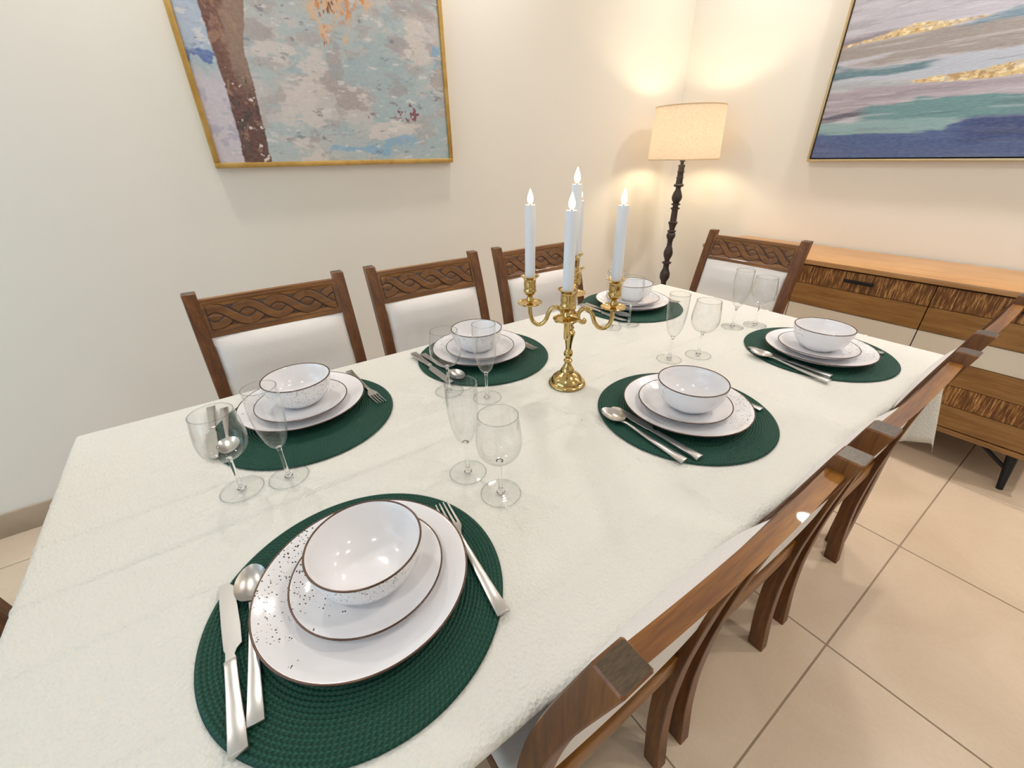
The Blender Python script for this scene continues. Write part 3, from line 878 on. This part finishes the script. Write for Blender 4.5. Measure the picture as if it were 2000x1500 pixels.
def backrest_mesh():
    za, zb = 0.545, 0.864
    us = np.linspace(-1, 1, 29); vs = np.linspace(-1, 1, 25)
    hw = 0.1735
    V, F = [], []
    def fall(a): return max(0.0, 1 - abs(a) ** 7)
    for side in (0, 1):
        for u in us:
            for v_ in vs:
                z = (za + zb) / 2 + v_ * (zb - za) / 2
                p = min(fall(u), 1) * min(fall(v_), 1)
                if side == 0: y = yfront(z) - 0.008 + 0.010 * p ** 0.6 + 0.013 * (1 - u * u) ** 0.6 * smooth01(z, 0.735, 0.80) * (1 - smooth01(z, 0.835, 0.866))
                else: y = yrear(z) + 0.011 - 0.003 * p ** 0.6 - bow(u * hw)
                V.append((u * hw, y, z))
    nu, nv = len(us), len(vs)
    o = nu * nv
    for i in range(nu - 1):
        for j in range(nv - 1):
            a, b, c, d_ = i * nv + j, (i + 1) * nv + j, (i + 1) * nv + j + 1, i * nv + j + 1
            F.append((a, d_, c, b)); F.append((o + a, o + b, o + c, o + d_))
    bd = [i * nv for i in range(nu)] + [(nu - 1) * nv + j for j in range(1, nv)] + [i * nv + nv - 1 for i in range(nu - 2, -1, -1)] + [j for j in range(nv - 2, 0, -1)]
    for k in range(len(bd)):
        a, b = bd[k], bd[(k + 1) % len(bd)]
        F.append((a, b, o + b, o + a))
    return recalc(mesh('backrest', V, F, M['fabric'], sharp=60))

def make_chair():
    root = empty('dining_chair')
    pm = post_mesh()
    for s_ in (-1, 1):
        link('rear_leg', pm, root, (s_ * (CW - 0.016), 0, 0))
    rl = link('top_rail', rail_mesh(), root)
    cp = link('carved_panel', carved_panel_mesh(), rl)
    tag(cp, label='carved interlaced strand band')
    link('backrest', backrest_mesh(), root)
    tag(root.children[-1], label='cream upholstered back pad')
    # bottom back rail and seat rails
    MB().box((-0.173, 0.022, 0.51), (0.173, 0.042, 0.545)).build('back_rail', M['wood_x'], root, bevel=0.003)
    MB().box((-0.173, 0.028, 0.385), (0.173, 0.048, 0.438)).build('seat_rail', M['wood_x'], root, bevel=0.002)
    MB().box((-0.172, 0.395, 0.385), (0.172, 0.415, 0.438)).build('seat_rail', M['wood_x'], root, bevel=0.002)
    for s_ in (-1, 1):
        MB().box((s_ * 0.189 - 0.010, 0.055, 0.385), (s_ * 0.189 + 0.010, 0.386, 0.438)).build('side_rail', M['wood_y'], root, bevel=0.002)
        mb = MB()
        mb.add([(s_ * 0.189 + a * k, 0.405 + b * k, z) for z, k in ((0, 0.013), (0.437, 0.018)) for a, b in ((-1, -1), (1, -1), (1, 1), (-1, 1))],
               [(0, 3, 2, 1), (4, 5, 6, 7), (0, 1, 5, 4), (1, 2, 6, 5), (2, 3, 7, 6), (3, 0, 4, 7)])
        mb.build('front_leg', M['wood_z'], root, bevel=0.003)
    bmx = MB().box((-0.2, 0.056, 0.439), (0.2, 0.428, 0.482)).mesh('seat', M['fabric'], bevel=0.016, seg=4)
    link('seat', bmx, root)
    return root

CHAIRS = [  # x, y, rot (local +y is the way the sitter faces)
    ((-0.615, -0.532), -90, 'carved wooden chair with cream back under the tree painting, leftmost of the wall row', 'chairs along the wall side'),
    ((-0.615, -0.054), -90, 'carved wooden chair with cream back, middle of the wall row', 'chairs along the wall side'),
    ((-0.615, 0.430), -90, 'carved wooden chair half hidden behind the candles, last of the wall row', 'chairs along the wall side'),
    ((0.505, -0.306), 90, 'carved wooden chair seen from behind, nearest the camera at the right table edge', 'chairs along the aisle side'),
    ((0.505, 0.162), 90, 'carved wooden chair seen from behind, second along the right table edge', 'chairs along the aisle side'),
    ((0.502, 0.672), 90, 'carved wooden chair seen from behind, farthest along the right table edge', 'chairs along the aisle side'),
    ((-0.226, 1.134), 180, 'carved wooden chair at the far table end before the sideboard', 'chairs at the table ends'),
    ((-0.17, -1.23), 0, 'wooden chair at the near table end, a corner showing at the left edge', 'chairs at the table ends'),
]
proto = make_chair()
for i, ((cx_, cy_), rz, lab, grp) in enumerate(CHAIRS):
    c = proto if i == 0 else copy_tree(proto)
    c.location = (cx_, cy_, 0); c.rotation_euler = (0, 0, R(rz))
    tag(c, lab, 'chair', grp)

# ------------------------------------------------------------------ sideboard
sbx, sbw, sfy = 0.005, 0.814, 1.80
sb = tag(empty('sideboard', (sbx, 0, 0)), 'low wooden sideboard with chiselled and cream door bands on black legs', 'sideboard')
yb = y1 - 0.014
MB().box((-sbw, sfy - 0.012, 0.780), (sbw, yb, 0.802)).build('top', M['oak_top'], sb, bevel=0.002)
bod = MB().box((-sbw + 0.004, sfy + 0.016, 0.166), (-sbw + 0.022, yb, 0.780)).box((sbw - 0.022, sfy + 0.016, 0.166), (sbw - 0.004, yb, 0.780)) \
    .box((-sbw + 0.022, yb - 0.01, 0.166), (sbw - 0.022, yb, 0.780)).box((-sbw + 0.022, sfy + 0.02, 0.166), (sbw - 0.022, yb - 0.01, 0.184)) \
    .build('carcass', M['oak'], sb)
MB().box((-sbw + 0.022, sfy + 0.022, 0.184), (sbw - 0.022, sfy + 0.026, 0.778)).build('inner_panel', M['sb_dark'], sb)
MB().box((-sbw, sfy - 0.004, 0.166), (sbw, sfy + 0.0155, 0.188)).build('bottom_rail', M['oak'], sb, bevel=0.0015)
bands = [(0.773, 0.686, 'chisel'), (0.684, 0.583, 'oak'), (0.580, 0.483, 'sb_white'), (0.481, 0.383, 'oak'), (0.381, 0.293, 'chisel'), (0.291, 0.193, 'oak')]
dw = 0.535
bandm = {}
for k in range(3):
    xc = (k - 1) * dw
    dr = MB().box((-dw / 2 + 0.003, sfy + 0.010, 0.192), (dw / 2 - 0.003, sfy + 0.021, 0.774)).build('door', M['sb_dark'], sb)
    dr.location = (xc, 0, 0)
    for q, (zt, zb_, mt) in enumerate(bands):
        if q not in bandm:
            th = 0.004 if mt == 'chisel' else (0.006 if mt == 'sb_white' else 0.002)
            bandm[q] = MB().box((-dw / 2 + 0.002, sfy - 0.004 + th, zb_), (dw / 2 - 0.002, sfy + 0.010, zt)).mesh('board', M[mt], bevel=0.001, seg=1)
        link('board', bandm[q], dr)
    hb = MB().box((-0.058, sfy - 0.016, 0.726), (0.058, sfy - 0.006, 0.741)).box((-0.05, sfy - 0.008, 0.729), (-0.04, sfy + 0.001, 0.738)).box((0.04, sfy - 0.008, 0.729), (0.05, sfy + 0.001, 0.738))
    tag(hb.build('handle', M['black_metal'], dr, bevel=0.002), label='dark metal pull')
for s_ in (-1, 1):
    for yy, sy in ((sfy + 0.05, -1), (yb - 0.06, 1)):
        lg = MB().tube([(s_ * 0.715, yy, 0.166), (s_ * 0.738, yy + sy * 0.03, 0.0)], [0.019, 0.011], 16).build('leg', M['black_metal'], sb)
        MB().tube([(s_ * 0.60, yy, 0.168), (s_ * 0.722, yy + sy * 0.010, 0.085)], [0.008, 0.008], 10).build('brace', M['black_metal'], lg)

# ------------------------------------------------------------------ floor lamp
def zl(v_): return 1.232 - (v_ - 535) / 935 * 0.745
LPROF = [(535, 0.011), (555, 0.011), (556, 0.021), (572, 0.021), (574, 0.018), (600, 0.019), (602, 0.023), (608, 0.023), (610, 0.019), (640, 0.020), (643, 0.024), (649, 0.024), (651, 0.020), (688, 0.022),
         (692, 0.030), (700, 0.033), (708, 0.030), (714, 0.016), (730, 0.017), (755, 0.027), (785, 0.034), (805, 0.031), (825, 0.020), (830, 0.018), (834, 0.029), (842, 0.030), (848, 0.018), (860, 0.018), (866, 0.030), (874, 0.030),
         (880, 0.021), (884, 0.020), (968, 0.022), (973, 0.030), (982, 0.031), (990, 0.026), (1025, 0.018), (1035, 0.018), (1040, 0.029), (1048, 0.029), (1054, 0.021), (1062, 0.027), (1080, 0.031), (1100, 0.026), (1115, 0.018), (1125, 0.020),
         (1132, 0.016), (1145, 0.018), (1165, 0.018), (1190, 0.026), (1220, 0.032), (1245, 0.029), (1275, 0.018), (1290, 0.016), (1297, 0.031), (1306, 0.032), (1316, 0.020), (1350, 0.020), (1380, 0.030), (1392, 0.034), (1430, 0.034), (1450, 0.026),
         (1470, 0.018), (1500, 0.020), (1550, 0.033), (1600, 0.030), (1650, 0.018), (1660, 0.032), (1680, 0.032), (1690, 0.022), (1790, 0.024), (1800, 0.036), (1820, 0.036), (1840, 0.024), (1900, 0.036), (1950, 0.040), (2000, 0.030), (2010, 0.048), (2036, 0.06)]
pole_prof = [(r * 0.95, zl(v_)) for v_, r in LPROF]
def make_lamp(loc, label):
    root = tag(empty('floor_lamp', loc), label, 'floor lamp')
    zend = pole_prof[-1][1]
    MB().lathe([(0.0, 0.0), (0.14, 0.0), (0.145, 0.006), (0.142, 0.016), (0.11, 0.024), (0.07, zend + 0.002), (0.0, zend + 0.002)], 40).build('base', M['lampwood'], root, weld=True)
    MB().lathe([(0.0, pole_prof[0][1] + 0.001)] + pole_prof + [(0.0, zend)], 24).build('pole', M['lampwood'], root, weld=True, sharp=50)
    prof = [(0.206, 1.244), (0.196, 1.516), (0.1945, 1.516), (0.2045, 1.244)]
    sh = MB().lathe(prof, 72, close=True).build('lamp_shade', M['shade'], root, sharp=50)
    MB().lathe([(0.2068, 1.242), (0.2068, 1.248), (0.2040, 1.248), (0.2040, 1.242)], 72, close=True).build('hem', M['shade_hem'], sh)
    MB().lathe([(0.1968, 1.513), (0.1968, 1.519), (0.1940, 1.519), (0.1940, 1.513)], 72, close=True).build('hem', M['shade_hem'], sh)
    sp_ = MB()
    for a in range(3):
        t = a * 2 * math.pi / 3
        sp_.tube([(0.012 * math.cos(t), 0.012 * math.sin(t), 1.50), (0.195 * math.cos(t), 0.195 * math.sin(t), 1.512)], 0.0018, 6)
    sp_.build('shade_fitter', M['black_metal'], root)
    MB().lathe([(0.0, 1.233), (0.016, 1.233), (0.016, 1.30), (0.0, 1.30)], 20).tube([(0.0, 0.014, 1.30), (0, 0.05, 1.40), (0, 0.014, 1.505)], 0.0015, 6).build('bulb_holder', M['black_metal'], root)
    MB().lathe([(0.0, 1.301), (0.013, 1.302), (0.016, 1.32), (0.030, 1.36), (0.032, 1.38), (0.026, 1.402), (0.012, 1.414), (0.0, 1.416)], 24).build('bulb', M['bulb'], root, weld=True)
    return root
make_lamp((-1.118, 1.90, 0), 'floor lamp with lit linen drum shade on dark turned pole in the corner')

# ------------------------------------------------------------------ table ware
ZC = 0.7606
WHERE = {1: 'at the setting nearest the camera', 2: 'before the leftmost wall-side chair', 3: 'left of the candelabra on the wall side',
         4: 'at the middle aisle-side setting', 5: 'at the setting closest to the sideboard', 6: 'at the far setting near the floor lamp'}
MR, MT = 0.191, 0.005
prof = [(0.0, 0.0), (MR - 0.002, 0.0), (MR, 0.002)]
nring = int(MR / RW)
for k in range(nring, 0, -1):
    for ph_, hh in ((1.0, 0.0028), (0.82, 0.0044), (0.5, 0.0052), (0.18, 0.0044)):
        r = (k - 1 + ph_) * RW
        if r < MR - 0.0005: prof.append((r, hh))
prof.append((0.0, 0.005))
mat_me = MB().lathe(prof, 128).mesh('placemat', M['mat'], weld=True, sharp=None)

def dish(name, mat, prof, rimr, rimz, rimw, n_=96):
    me = MB().lathe(prof, n_).mesh(name, mat, weld=True, sharp=None)
    rm = MB()
    tor = [(rimr + rimw * math.cos(a), rimz + rimw * 0.9 * math.sin(a)) for a in np.linspace(0, 2 * math.pi, 9)[:-1]]
    rm.lathe(tor, n_, close=True)
    return me, rm.mesh('rim', M['rim'], sharp=None)
dinner = dish('dinner_plate', M['plate'], [(0.0, 0.002), (0.075, 0.002), (0.078, 0.0), (0.084, 0.0), (0.087, 0.003), (0.105, 0.0085), (0.125, 0.0165), (0.1355, 0.0232), (0.1372, 0.0245), (0.1360, 0.0258),
                                         (0.1335, 0.0250), (0.122, 0.0190), (0.105, 0.0120), (0.090, 0.0085), (0.07, 0.0075), (0.0, 0.0072)], 0.1362, 0.0250, 0.0014)
side = dish('side_plate', M['sideplate'], [(0.0, 0.002), (0.052, 0.002), (0.054, 0.0), (0.059, 0.0), (0.062, 0.003), (0.078, 0.0085), (0.092, 0.0150), (0.0978, 0.0190), (0.0993, 0.0202), (0.0982, 0.0214),
                                       (0.0960, 0.0206), (0.086, 0.0150), (0.072, 0.0095), (0.060, 0.0075), (0.04, 0.0070), (0.0, 0.0068)], 0.0984, 0.0207, 0.0013)
bowl = dish('bowl', M['bowl'], [(0.0, 0.003), (0.030, 0.003), (0.032, 0.0), (0.036, 0.0), (0.039, 0.004), (0.050, 0.011), (0.061, 0.023), (0.068, 0.037), (0.0718, 0.051), (0.0733, 0.0625), (0.0732, 0.0640), (0.0720, 0.0652),
                             (0.0705, 0.0640), (0.0688, 0.051), (0.0648, 0.037), (0.058, 0.0245), (0.047, 0.0135), (0.034, 0.0080), (0.018, 0.0062), (0.0, 0.0058)], 0.0722, 0.0645, 0.0014)
# azimuth of the flecked side of each dish: dinner, side, bowl
SPK = {1: (240, 248, 0), 2: (200, 160, -20), 3: (200, 160, -40), 4: (48, 120, 150), 5: (50, 40, 150), 6: (60, 60, 150)}
speck_bowl = {1: 'speckled white bowl with brown rim ', 2: 'speckled white bowl with brown rim ', 3: 'speckled white bowl with brown rim '}
for k in range(1, 7):
    mc, dc, sd, bc = SET[k]
    W_ = WHERE[k]
    tag(link('placemat', mat_me, None, (mc[0], mc[1], ZC + 0.0004), rz=k * 0.7), 'round dark green braided placemat ' + W_, 'placemat', 'braided placemats')
    z = ZC + 0.0060
    for nm, (me, rm), (px, py), dz, ang, lab, cat, grp in (
        ('dinner_plate', dinner, dc, 0.0, SPK[k][0], 'large white plate with thin brown rim ', 'plate', 'dinner plates'),
        ('side_plate', side, sd, 0.0082, SPK[k][1], 'small white plate under the bowl ', 'plate', 'side plates'),
        ('bowl', bowl, bc, 0.0158, SPK[k][2], speck_bowl.get(k, 'white bowl with brown rim '), 'bowl', 'bowls on the plates')):
        o = link(nm, me, None, (px, py, z + dz), rz=R(ang))
        tag(o, lab + W_, cat, grp)
        tag(link('rim', rm, o), label='thin brown metallic rim')

# ---- cutlery (local +y runs from handle end to tip, origin at handle end, z = 0 underneath)
def strip(sections):
    """sections: (y, half width, z bottom, thickness, x offset)"""
    mb = MB(); V, F = [], []
    for y_, hw, zb_, th, xo in sections:
        V += [(xo - hw, y_, zb_), (xo + hw, y_, zb_), (xo + hw, y_, zb_ + th), (xo - hw, y_, zb_ + th)]
    for i in range(len(sections) - 1):
        a = i * 4
        for q in range(4):
            F.append((a + q, a + (q + 1) % 4, a + 4 + (q + 1) % 4, a + 4 + q))
    F.append((3, 2, 1, 0)); e = (len(sections) - 1) * 4; F.append((e, e + 1, e + 2, e + 3))
    return mb.add(V, F)
def make_knife():
    r = empty('table_knife')
    h = strip([(0, 0.0092, 0, 0.0075, 0), (0.03, 0.0084, 0, 0.0066, 0), (0.07, 0.0070, 0.0005, 0.0058, 0), (0.098, 0.0066, 0.001, 0.0052, 0), (0.106, 0.0068, 0.001, 0.0050, 0)]).mesh('handle', M['steel'], bevel=0.0012)
    link('handle', h, r)
    b = strip([(0.1061, 0.0060, 0.002, 0.0022, 0.0004), (0.112, 0.0050, 0.002, 0.0022, 0.0), (0.118, 0.0062, 0.002, 0.0020, 0.0015), (0.123, 0.0098, 0.002, 0.0017, 0.0035), (0.15, 0.0104, 0.002, 0.0016, 0.0035), (0.20, 0.0098, 0.002, 0.0015, 0.003), (0.218, 0.0086, 0.002, 0.0013, 0.0022), (0.228, 0.0046, 0.002, 0.0010, -0.001)]).mesh('blade', M['steel'], bevel=0.0004, seg=1)
    link('blade', b, r)
    return r
def make_spoon():
    r = empty('table_spoon')
    h = strip([(0, 0.0088, 0, 0.0050, 0), (0.03, 0.0078, 0.0, 0.0042, 0), (0.08, 0.0058, 0.0015, 0.0036, 0), (0.12, 0.0040, 0.0045, 0.0034, 0), (0.142, 0.0030, 0.0065, 0.0032, 0), (0.153, 0.0036, 0.0060, 0.0028, 0), (0.159, 0.005, 0.0050, 0.0022, 0)]).mesh('handle', M['steel'], bevel=0.0011)
    link('handle', h, r)
    L_, Wd, D_ = 0.062, 0.0205, 0.0085
    V, F = [], []
    nr, na = 9, 40
    for sgn in (0, 1):
        for i in range(nr + 1):
            q = i / nr
            for j in range(na):
                a = 2 * math.pi * j / na
                ux, uy = math.cos(a) * q, math.sin(a) * q
                wx = Wd * (1 - 0.12 * uy)
                V.append((ux * wx, 0.155 + L_ / 2 + uy * L_ / 2, 0.0092 - D_ * (1 - q ** 2.2) + (0.0011 if sgn else 0)))
    o = (nr + 1) * na
    for sgn in (0, 1):
        for i in range(nr):
            for j in range(na):
                jj = (j + 1) % na
                f_ = (sgn * o + i * na + j, sgn * o + i * na + jj, sgn * o + (i + 1) * na + jj, sgn * o + (i + 1) * na + j)
                F.append(f_ if sgn == 0 else f_[::-1])
    for j in range(na):
        jj = (j + 1) % na
        F.append((nr * na + j, nr * na + jj, o + nr * na + jj, o + nr * na + j))
    bm_ = MB().add(V, F).mesh('spoon_bowl', M['steel'], weld=True, sharp=50)
    link('spoon_bowl', bm_, r)
    return r
def make_fork():
    r = empty('table_fork')
    h = strip([(0, 0.0088, 0, 0.0050, 0), (0.03, 0.0078, 0.0, 0.0042, 0), (0.08, 0.0058, 0.0010, 0.0036, 0), (0.12, 0.0042, 0.0030, 0.0032, 0), (0.142, 0.0036, 0.0045, 0.0028, 0)]).mesh('handle', M['steel'], bevel=0.0011)
    link('handle', h, r)
    hd = strip([(0.142, 0.0036, 0.0045, 0.0026, 0), (0.150, 0.0062, 0.0038, 0.0022, 0), (0.160, 0.0112, 0.0024, 0.0020, 0), (0.170, 0.0120, 0.0016, 0.0019, 0)])
    for k in range(4):
        x_ = -0.0099 + k * 0.0066
        hd.add(*(lambda m_: (m_.V, m_.F))(strip([(0.1695, 0.0021, 0.0016, 0.0019, x_), (0.19, 0.0017, 0.0014, 0.0017, x_), (0.21, 0.0014, 0.0026, 0.0014, x_), (0.221, 0.0008, 0.0040, 0.0010, x_ * 0.96)])))
    link('tines', hd.mesh('tines', M['steel'], bevel=0.0003, seg=1), r)
    return r
KN, SP, FK = make_knife(), make_spoon(), make_fork()
used = set()
def cutlery(proto_, end, tip, label, cat, grp, z=ZC + 0.0062, tilt=0.0):
    o = proto_ if proto_.name not in used else copy_tree(proto_)
    used.add(proto_.name)
    a = math.atan2(tip[1] - end[1], tip[0] - end[0]) - math.pi / 2
    o.location = (end[0], end[1], z); o.rotation_euler = (tilt, 0, a)
    tag(o, label, cat, grp)
CUT = {
    1: (((0.361, -0.759), (0.133, -0.757)), ((0.343, -0.7425), (0.130, -0.722)), ((0.392, -0.468), (0.172, -0.445))),
    2: (((-0.43, -0.745), (-0.205, -0.749)), ((-0.41, -0.720), (-0.200, -0.724)), ((-0.430, -0.424), (-0.225, -0.410))),
    3: (((-0.431, -0.234), (-0.203, -0.226)), ((-0.41, -0.2125), (-0.20, -0.199)), ((-0.457, 0.064), (-0.236, 0.074))),
    4: (((0.356, 0.007), (0.130, 0.013)), ((0.343, -0.022), (0.130, -0.016)), ((0.335, 0.272), (0.115, 0.268))),
    5: (((0.359, 0.568), (0.135, 0.590)), ((0.366, 0.539), (0.144, 0.594)), ((0.384, 0.842), (0.165, 0.838))),
    6: (((-0.47, 0.475), (-0.245, 0.478)), ((-0.468, 0.500), (-0.268, 0.506)), ((-0.472, 0.775), (-0.252, 0.793))),
}
CUT[5] = (CUT[5][0], ((0.366, 0.541), (0.146, 0.566)), CUT[5][2])
for k in range(1, 7):
    kn, spn, fk = CUT[k]
    cutlery(KN, *kn, 'steel table knife with squared handle ' + WHERE[k], 'knife', 'table knives')
    cutlery(SP, *spn, 'steel spoon lying beside the knife ' + WHERE[k], 'spoon', 'table spoons')
    cutlery(FK, *fk, 'steel four-tined fork beside the plate ' + WHERE[k], 'fork', 'table forks')

# ---- glasses
def glass(name, hgt_, stem_top, bowlp, foot_r):
    root = empty(name)
    t = 0.0011
    inner = []
    for i, (r, z) in enumerate(bowlp):           # inner wall: offset square to the outer profile
        a, b = bowlp[max(i - 1, 0)], bowlp[min(i + 1, len(bowlp) - 1)]
        tx, tz = b[0] - a[0], b[1] - a[1]
        l_ = math.hypot(tx, tz) or 1.0
        q = (r - t * tz / l_, z + t * tx / l_)
        if q[0] > 0.0008 and q[1] > bowlp[0][1] + 0.0018: inner.append(q)
    zin = inner[0][1]
    prof_ = [(0.0, bowlp[0][1])] + list(bowlp) + [(bowlp[-1][0] - t / 2, bowlp[-1][1] + 0.0006)] + list(reversed(inner)) + [(0.0, zin)]
    link('glass_bowl', MB().lathe(prof_, 64).mesh('glass_bowl', M['glass'], weld=True, sharp=None), root)
    st = [(0.0, 0.0045), (0.0075, 0.0046), (0.0052, 0.0085), (0.0038, 0.016), (0.0032, 0.03), (0.0032, stem_top - 0.012), (0.0042, stem_top - 0.004), (0.0062, stem_top), (0.0, stem_top + 0.0005)]
    link('stem', MB().lathe(st, 20).mesh('stem', M['glass_solid'], weld=True, sharp=None), root)
    ft = [(0.0, 0.0003), (foot_r - 0.003, 0.0003), (foot_r - 0.0016, 0.0), (foot_r - 0.0005, 0.0003), (foot_r, 0.0011), (foot_r - 0.0005, 0.0019), (foot_r - 0.0016, 0.0022), (foot_r - 0.003, 0.0017), (0.02, 0.0028), (0.0, 0.0045)]
    fo = link('foot', MB().lathe(ft, 64).mesh('foot', M['glass_foot'], weld=True, sharp=None), root)
    def edge_ring(r_, z_, k_):
        return MB().lathe([(r_ + k_ * math.cos(a_), z_ + k_ * math.sin(a_)) for a_ in np.linspace(0, 2 * math.pi, 9)[:-1]], 64, close=True)
    link('foot_edge', edge_ring(foot_r - 0.0004, 0.0012, 0.0010).mesh('foot_edge', M['glass_edge'], sharp=None), fo)
    link('lip', edge_ring(bowlp[-1][0] - t / 2, bowlp[-1][1] + 0.0004, 0.0008).mesh('lip', M['glass_edge'], sharp=None), root.children[0])
    return root
def cr(pts, n_=5):
    """smooth a profile with Catmull-Rom"""
    out = []
    P_ = [pts[0]] + pts + [pts[-1]]
    for i in range(1, len(P_) - 2):
        for k in range(n_):
            t = k / n_
            q = []
            for d_ in (0, 1):
                a, b, c, e = (P_[i + j][d_] for j in (-1, 0, 1, 2))
                q.append(0.5 * (2 * b + (c - a) * t + (2 * a - 5 * b + 4 * c - e) * t * t + (3 * b - a - 3 * c + e) * t ** 3))
            out.append((max(q[0], 0.0006), q[1]))
    return out + [pts[-1]]
wineG = glass('wine_glass', 0.162, 0.072, cr([(0.003, 0.0715), (0.014, 0.0735), (0.026, 0.081), (0.0345, 0.093), (0.0378, 0.107), (0.0376, 0.122), (0.0355, 0.142), (0.0325, 0.162)]), 0.0350)
fluteG = glass('champagne_flute', 0.19, 0.070, cr([(0.003, 0.0695), (0.010, 0.0730), (0.0165, 0.083), (0.0218, 0.100), (0.0255, 0.122), (0.0275, 0.150), (0.0276, 0.172), (0.0270, 0.190)]), 0.0340)
GW = {1: 'beyond the nearest place setting', 2: 'at the near left of the table', 3: 'before the wall-side setting left of the candelabra',
      4: 'just behind the middle aisle-side bowl', 5: 'in front of the far end chair', 6: 'behind the right arm of the candelabra'}
for k in range(1, 7):
    for proto_, (px, py), lab, cat, grp in ((wineG, GP[k][0], 'clear stemmed wine glass, empty, ', 'wine glass', 'wine glasses'), (fluteG, GP[k][1], 'tall clear champagne flute, empty, ', 'flute', 'champagne flutes')):
        o = proto_ if k == 1 else copy_tree(proto_)
        o.location = (px, py, ZC + 0.0012)
        tag(o, lab + GW[k], cat, grp)

# ---- candelabra and candles
CX, CY = -0.031, 0.016
cb = tag(empty('candelabra', (CX, CY, ZC + 0.0006)), 'polished brass five-light candelabra in the middle of the table', 'candelabra')
b0 = 0.0
MB().lathe([(0.0, 0.0), (0.046, 0.0), (0.0475, 0.003), (0.0465, 0.006), (0.0445, 0.0075), (0.0445, 0.0095), (0.042, 0.011), (0.041, 0.014), (0.036, 0.022), (0.027, 0.030), (0.021, 0.034), (0.018, 0.036), (0.0175, 0.041), (0.013, 0.048), (0.0085, 0.057), (0.0075, 0.061), (0.0, 0.061)], 56).build('base', M['brass'], cb, weld=True)
MB().lathe(cr([(0.0075, 0.061), (0.0115, 0.066), (0.0075, 0.071), (0.0065, 0.074), (0.0105, 0.080), (0.0112, 0.088), (0.0085, 0.094), (0.0072, 0.099), (0.0080, 0.110), (0.0115, 0.128), (0.0140, 0.138), (0.0135, 0.143), (0.0085, 0.148), (0.0115, 0.153), (0.0085, 0.158), (0.0100, 0.164), (0.0080, 0.170), (0.0105, 0.176), (0.008, 0.186)]) + [(0.0, 0.186)], 32).build('stem', M['brass'], cb, sharp=None)
MB().lathe(cr([(0.008, 0.186), (0.0125, 0.191), (0.0100, 0.197), (0.0130, 0.204), (0.0090, 0.212), (0.0115, 0.220), (0.0140, 0.235), (0.0150, 0.246), (0.0110, 0.256), (0.0075, 0.260)]) + [(0.0, 0.260)], 32).build('leaf_knop', M['brass_leaf'], cb, sharp=None)
def socket(parent, x, y, z0_, pan=True):
    """drip pan and candle cup; rim is z0_+0.066"""
    s_ = MB().lathe(cr([(0.0055, 0.0), (0.0085, 0.006), (0.0075, 0.012), (0.0065, 0.016), (0.0075, 0.020), (0.0125, 0.024), (0.0150, 0.031), (0.0135, 0.036), (0.0142, 0.040), (0.0142, 0.055), (0.0160, 0.060), (0.0215, 0.065), (0.0218, 0.0662)], 3)
                    + [(0.0205, 0.0662), (0.0150, 0.0622), (0.0124, 0.058), (0.0122, 0.042), (0.0, 0.042)], 36)
    o = s_.build('candle_cup', M['brass'], parent, sharp=55)
    o.location = (x, y, z0_)
    if pan:
        p_ = MB().lathe([(0.0, -0.004), (0.008, -0.004), (0.020, -0.003), (0.028, 0.0), (0.0295, 0.0025), (0.0285, 0.0035), (0.026, 0.0015), (0.018, 0.0002), (0.0, 0.0)], 40).build('drip_pan', M['brass'], o, weld=True)
        p_.location = (0, 0, 0)
ARM = [(0.030, 0.176), (0.0345, 0.1715), (0.030, 0.168), (0.0225, 0.172), (0.0185, 0.182), (0.022, 0.195), (0.033, 0.2025), (0.045, 0.199), (0.052, 0.187), (0.058, 0.170), (0.068, 0.1585), (0.080, 0.157), (0.091, 0.1655), (0.0965, 0.182), (0.0975, 0.206)]
ARMR = 0.0975
a0 = math.atan2(0.066, 0.072)
tips = []
for k in range(4):
    a = a0 + k * math.pi / 2
    pts = [(r * math.cos(a), r * math.sin(a), z) for r, z in cr(ARM, 5)]
    arm = MB().tube(pts, [0.0050] * len(pts), 12)
    arm.tube([(0.006 * math.cos(a), 0.006 * math.sin(a), 0.190), (0.021 * math.cos(a), 0.021 * math.sin(a), 0.190)], 0.0042, 10)
    ao = arm.build('arm', M['brass'], cb, sharp=None)
    x_, y_ = ARMR * math.cos(a), ARMR * math.sin(a)
    socket(cb, x_, y_, 0.2085)
    tips.append((x_, y_, 0.2085 + 0.042))
socket(cb, 0, 0, 0.2605, pan=False)
tips.append((0, 0, 0.2605 + 0.042))
def make_candle(L_):
    root = empty('candle')
    r = 0.0116
    MB().lathe([(0.0, 0.0004), (r, 0.0004), (r, L_ - 0.002), (r - 0.0012, L_), (r - 0.003, L_ - 0.0012), (0.0, L_ - 0.002)], 32).build('candle_body', M['wax'], root, weld=True, sharp=50)
    MB().lathe([(0.0, L_ - 0.002), (0.0012, L_ - 0.002), (0.0012, L_ + 0.003), (0.0, L_ + 0.003)], 10).build('wick', M['wick'], root)
    z_ = L_ + 0.0015
    fl_ = MB().lathe(cr([(0.001, z_), (0.0045, z_ + 0.003), (0.0064, z_ + 0.009), (0.0056, z_ + 0.016), (0.0030, z_ + 0.0235), (0.0006, z_ + 0.030)], 4), 24).build('flame', M['flame'], root, sharp=None)
    tag(fl_, label='glowing warm white flame')
    return root
CL = 1.187 - (ZC + 0.2505)
cnd = make_candle(CL)
CN = ['on the right arm of the candelabra', 'on the back arm, half hidden behind the tallest candle', 'on the left arm of the candelabra', 'on the front arm of the candelabra', 'in the raised centre of the candelabra, tallest']
for k, (x_, y_, z_) in enumerate(tips):
    if k == 4: o = make_candle(1.2265 - (ZC + z_))
    else: o = cnd if k == 0 else copy_tree(cnd)
    o.location = (CX + x_, CY + y_, ZC + 0.0006 + z_)
    tag(o, 'white taper candle with lit flame ' + CN[k], 'candle', 'candles in the candelabra')
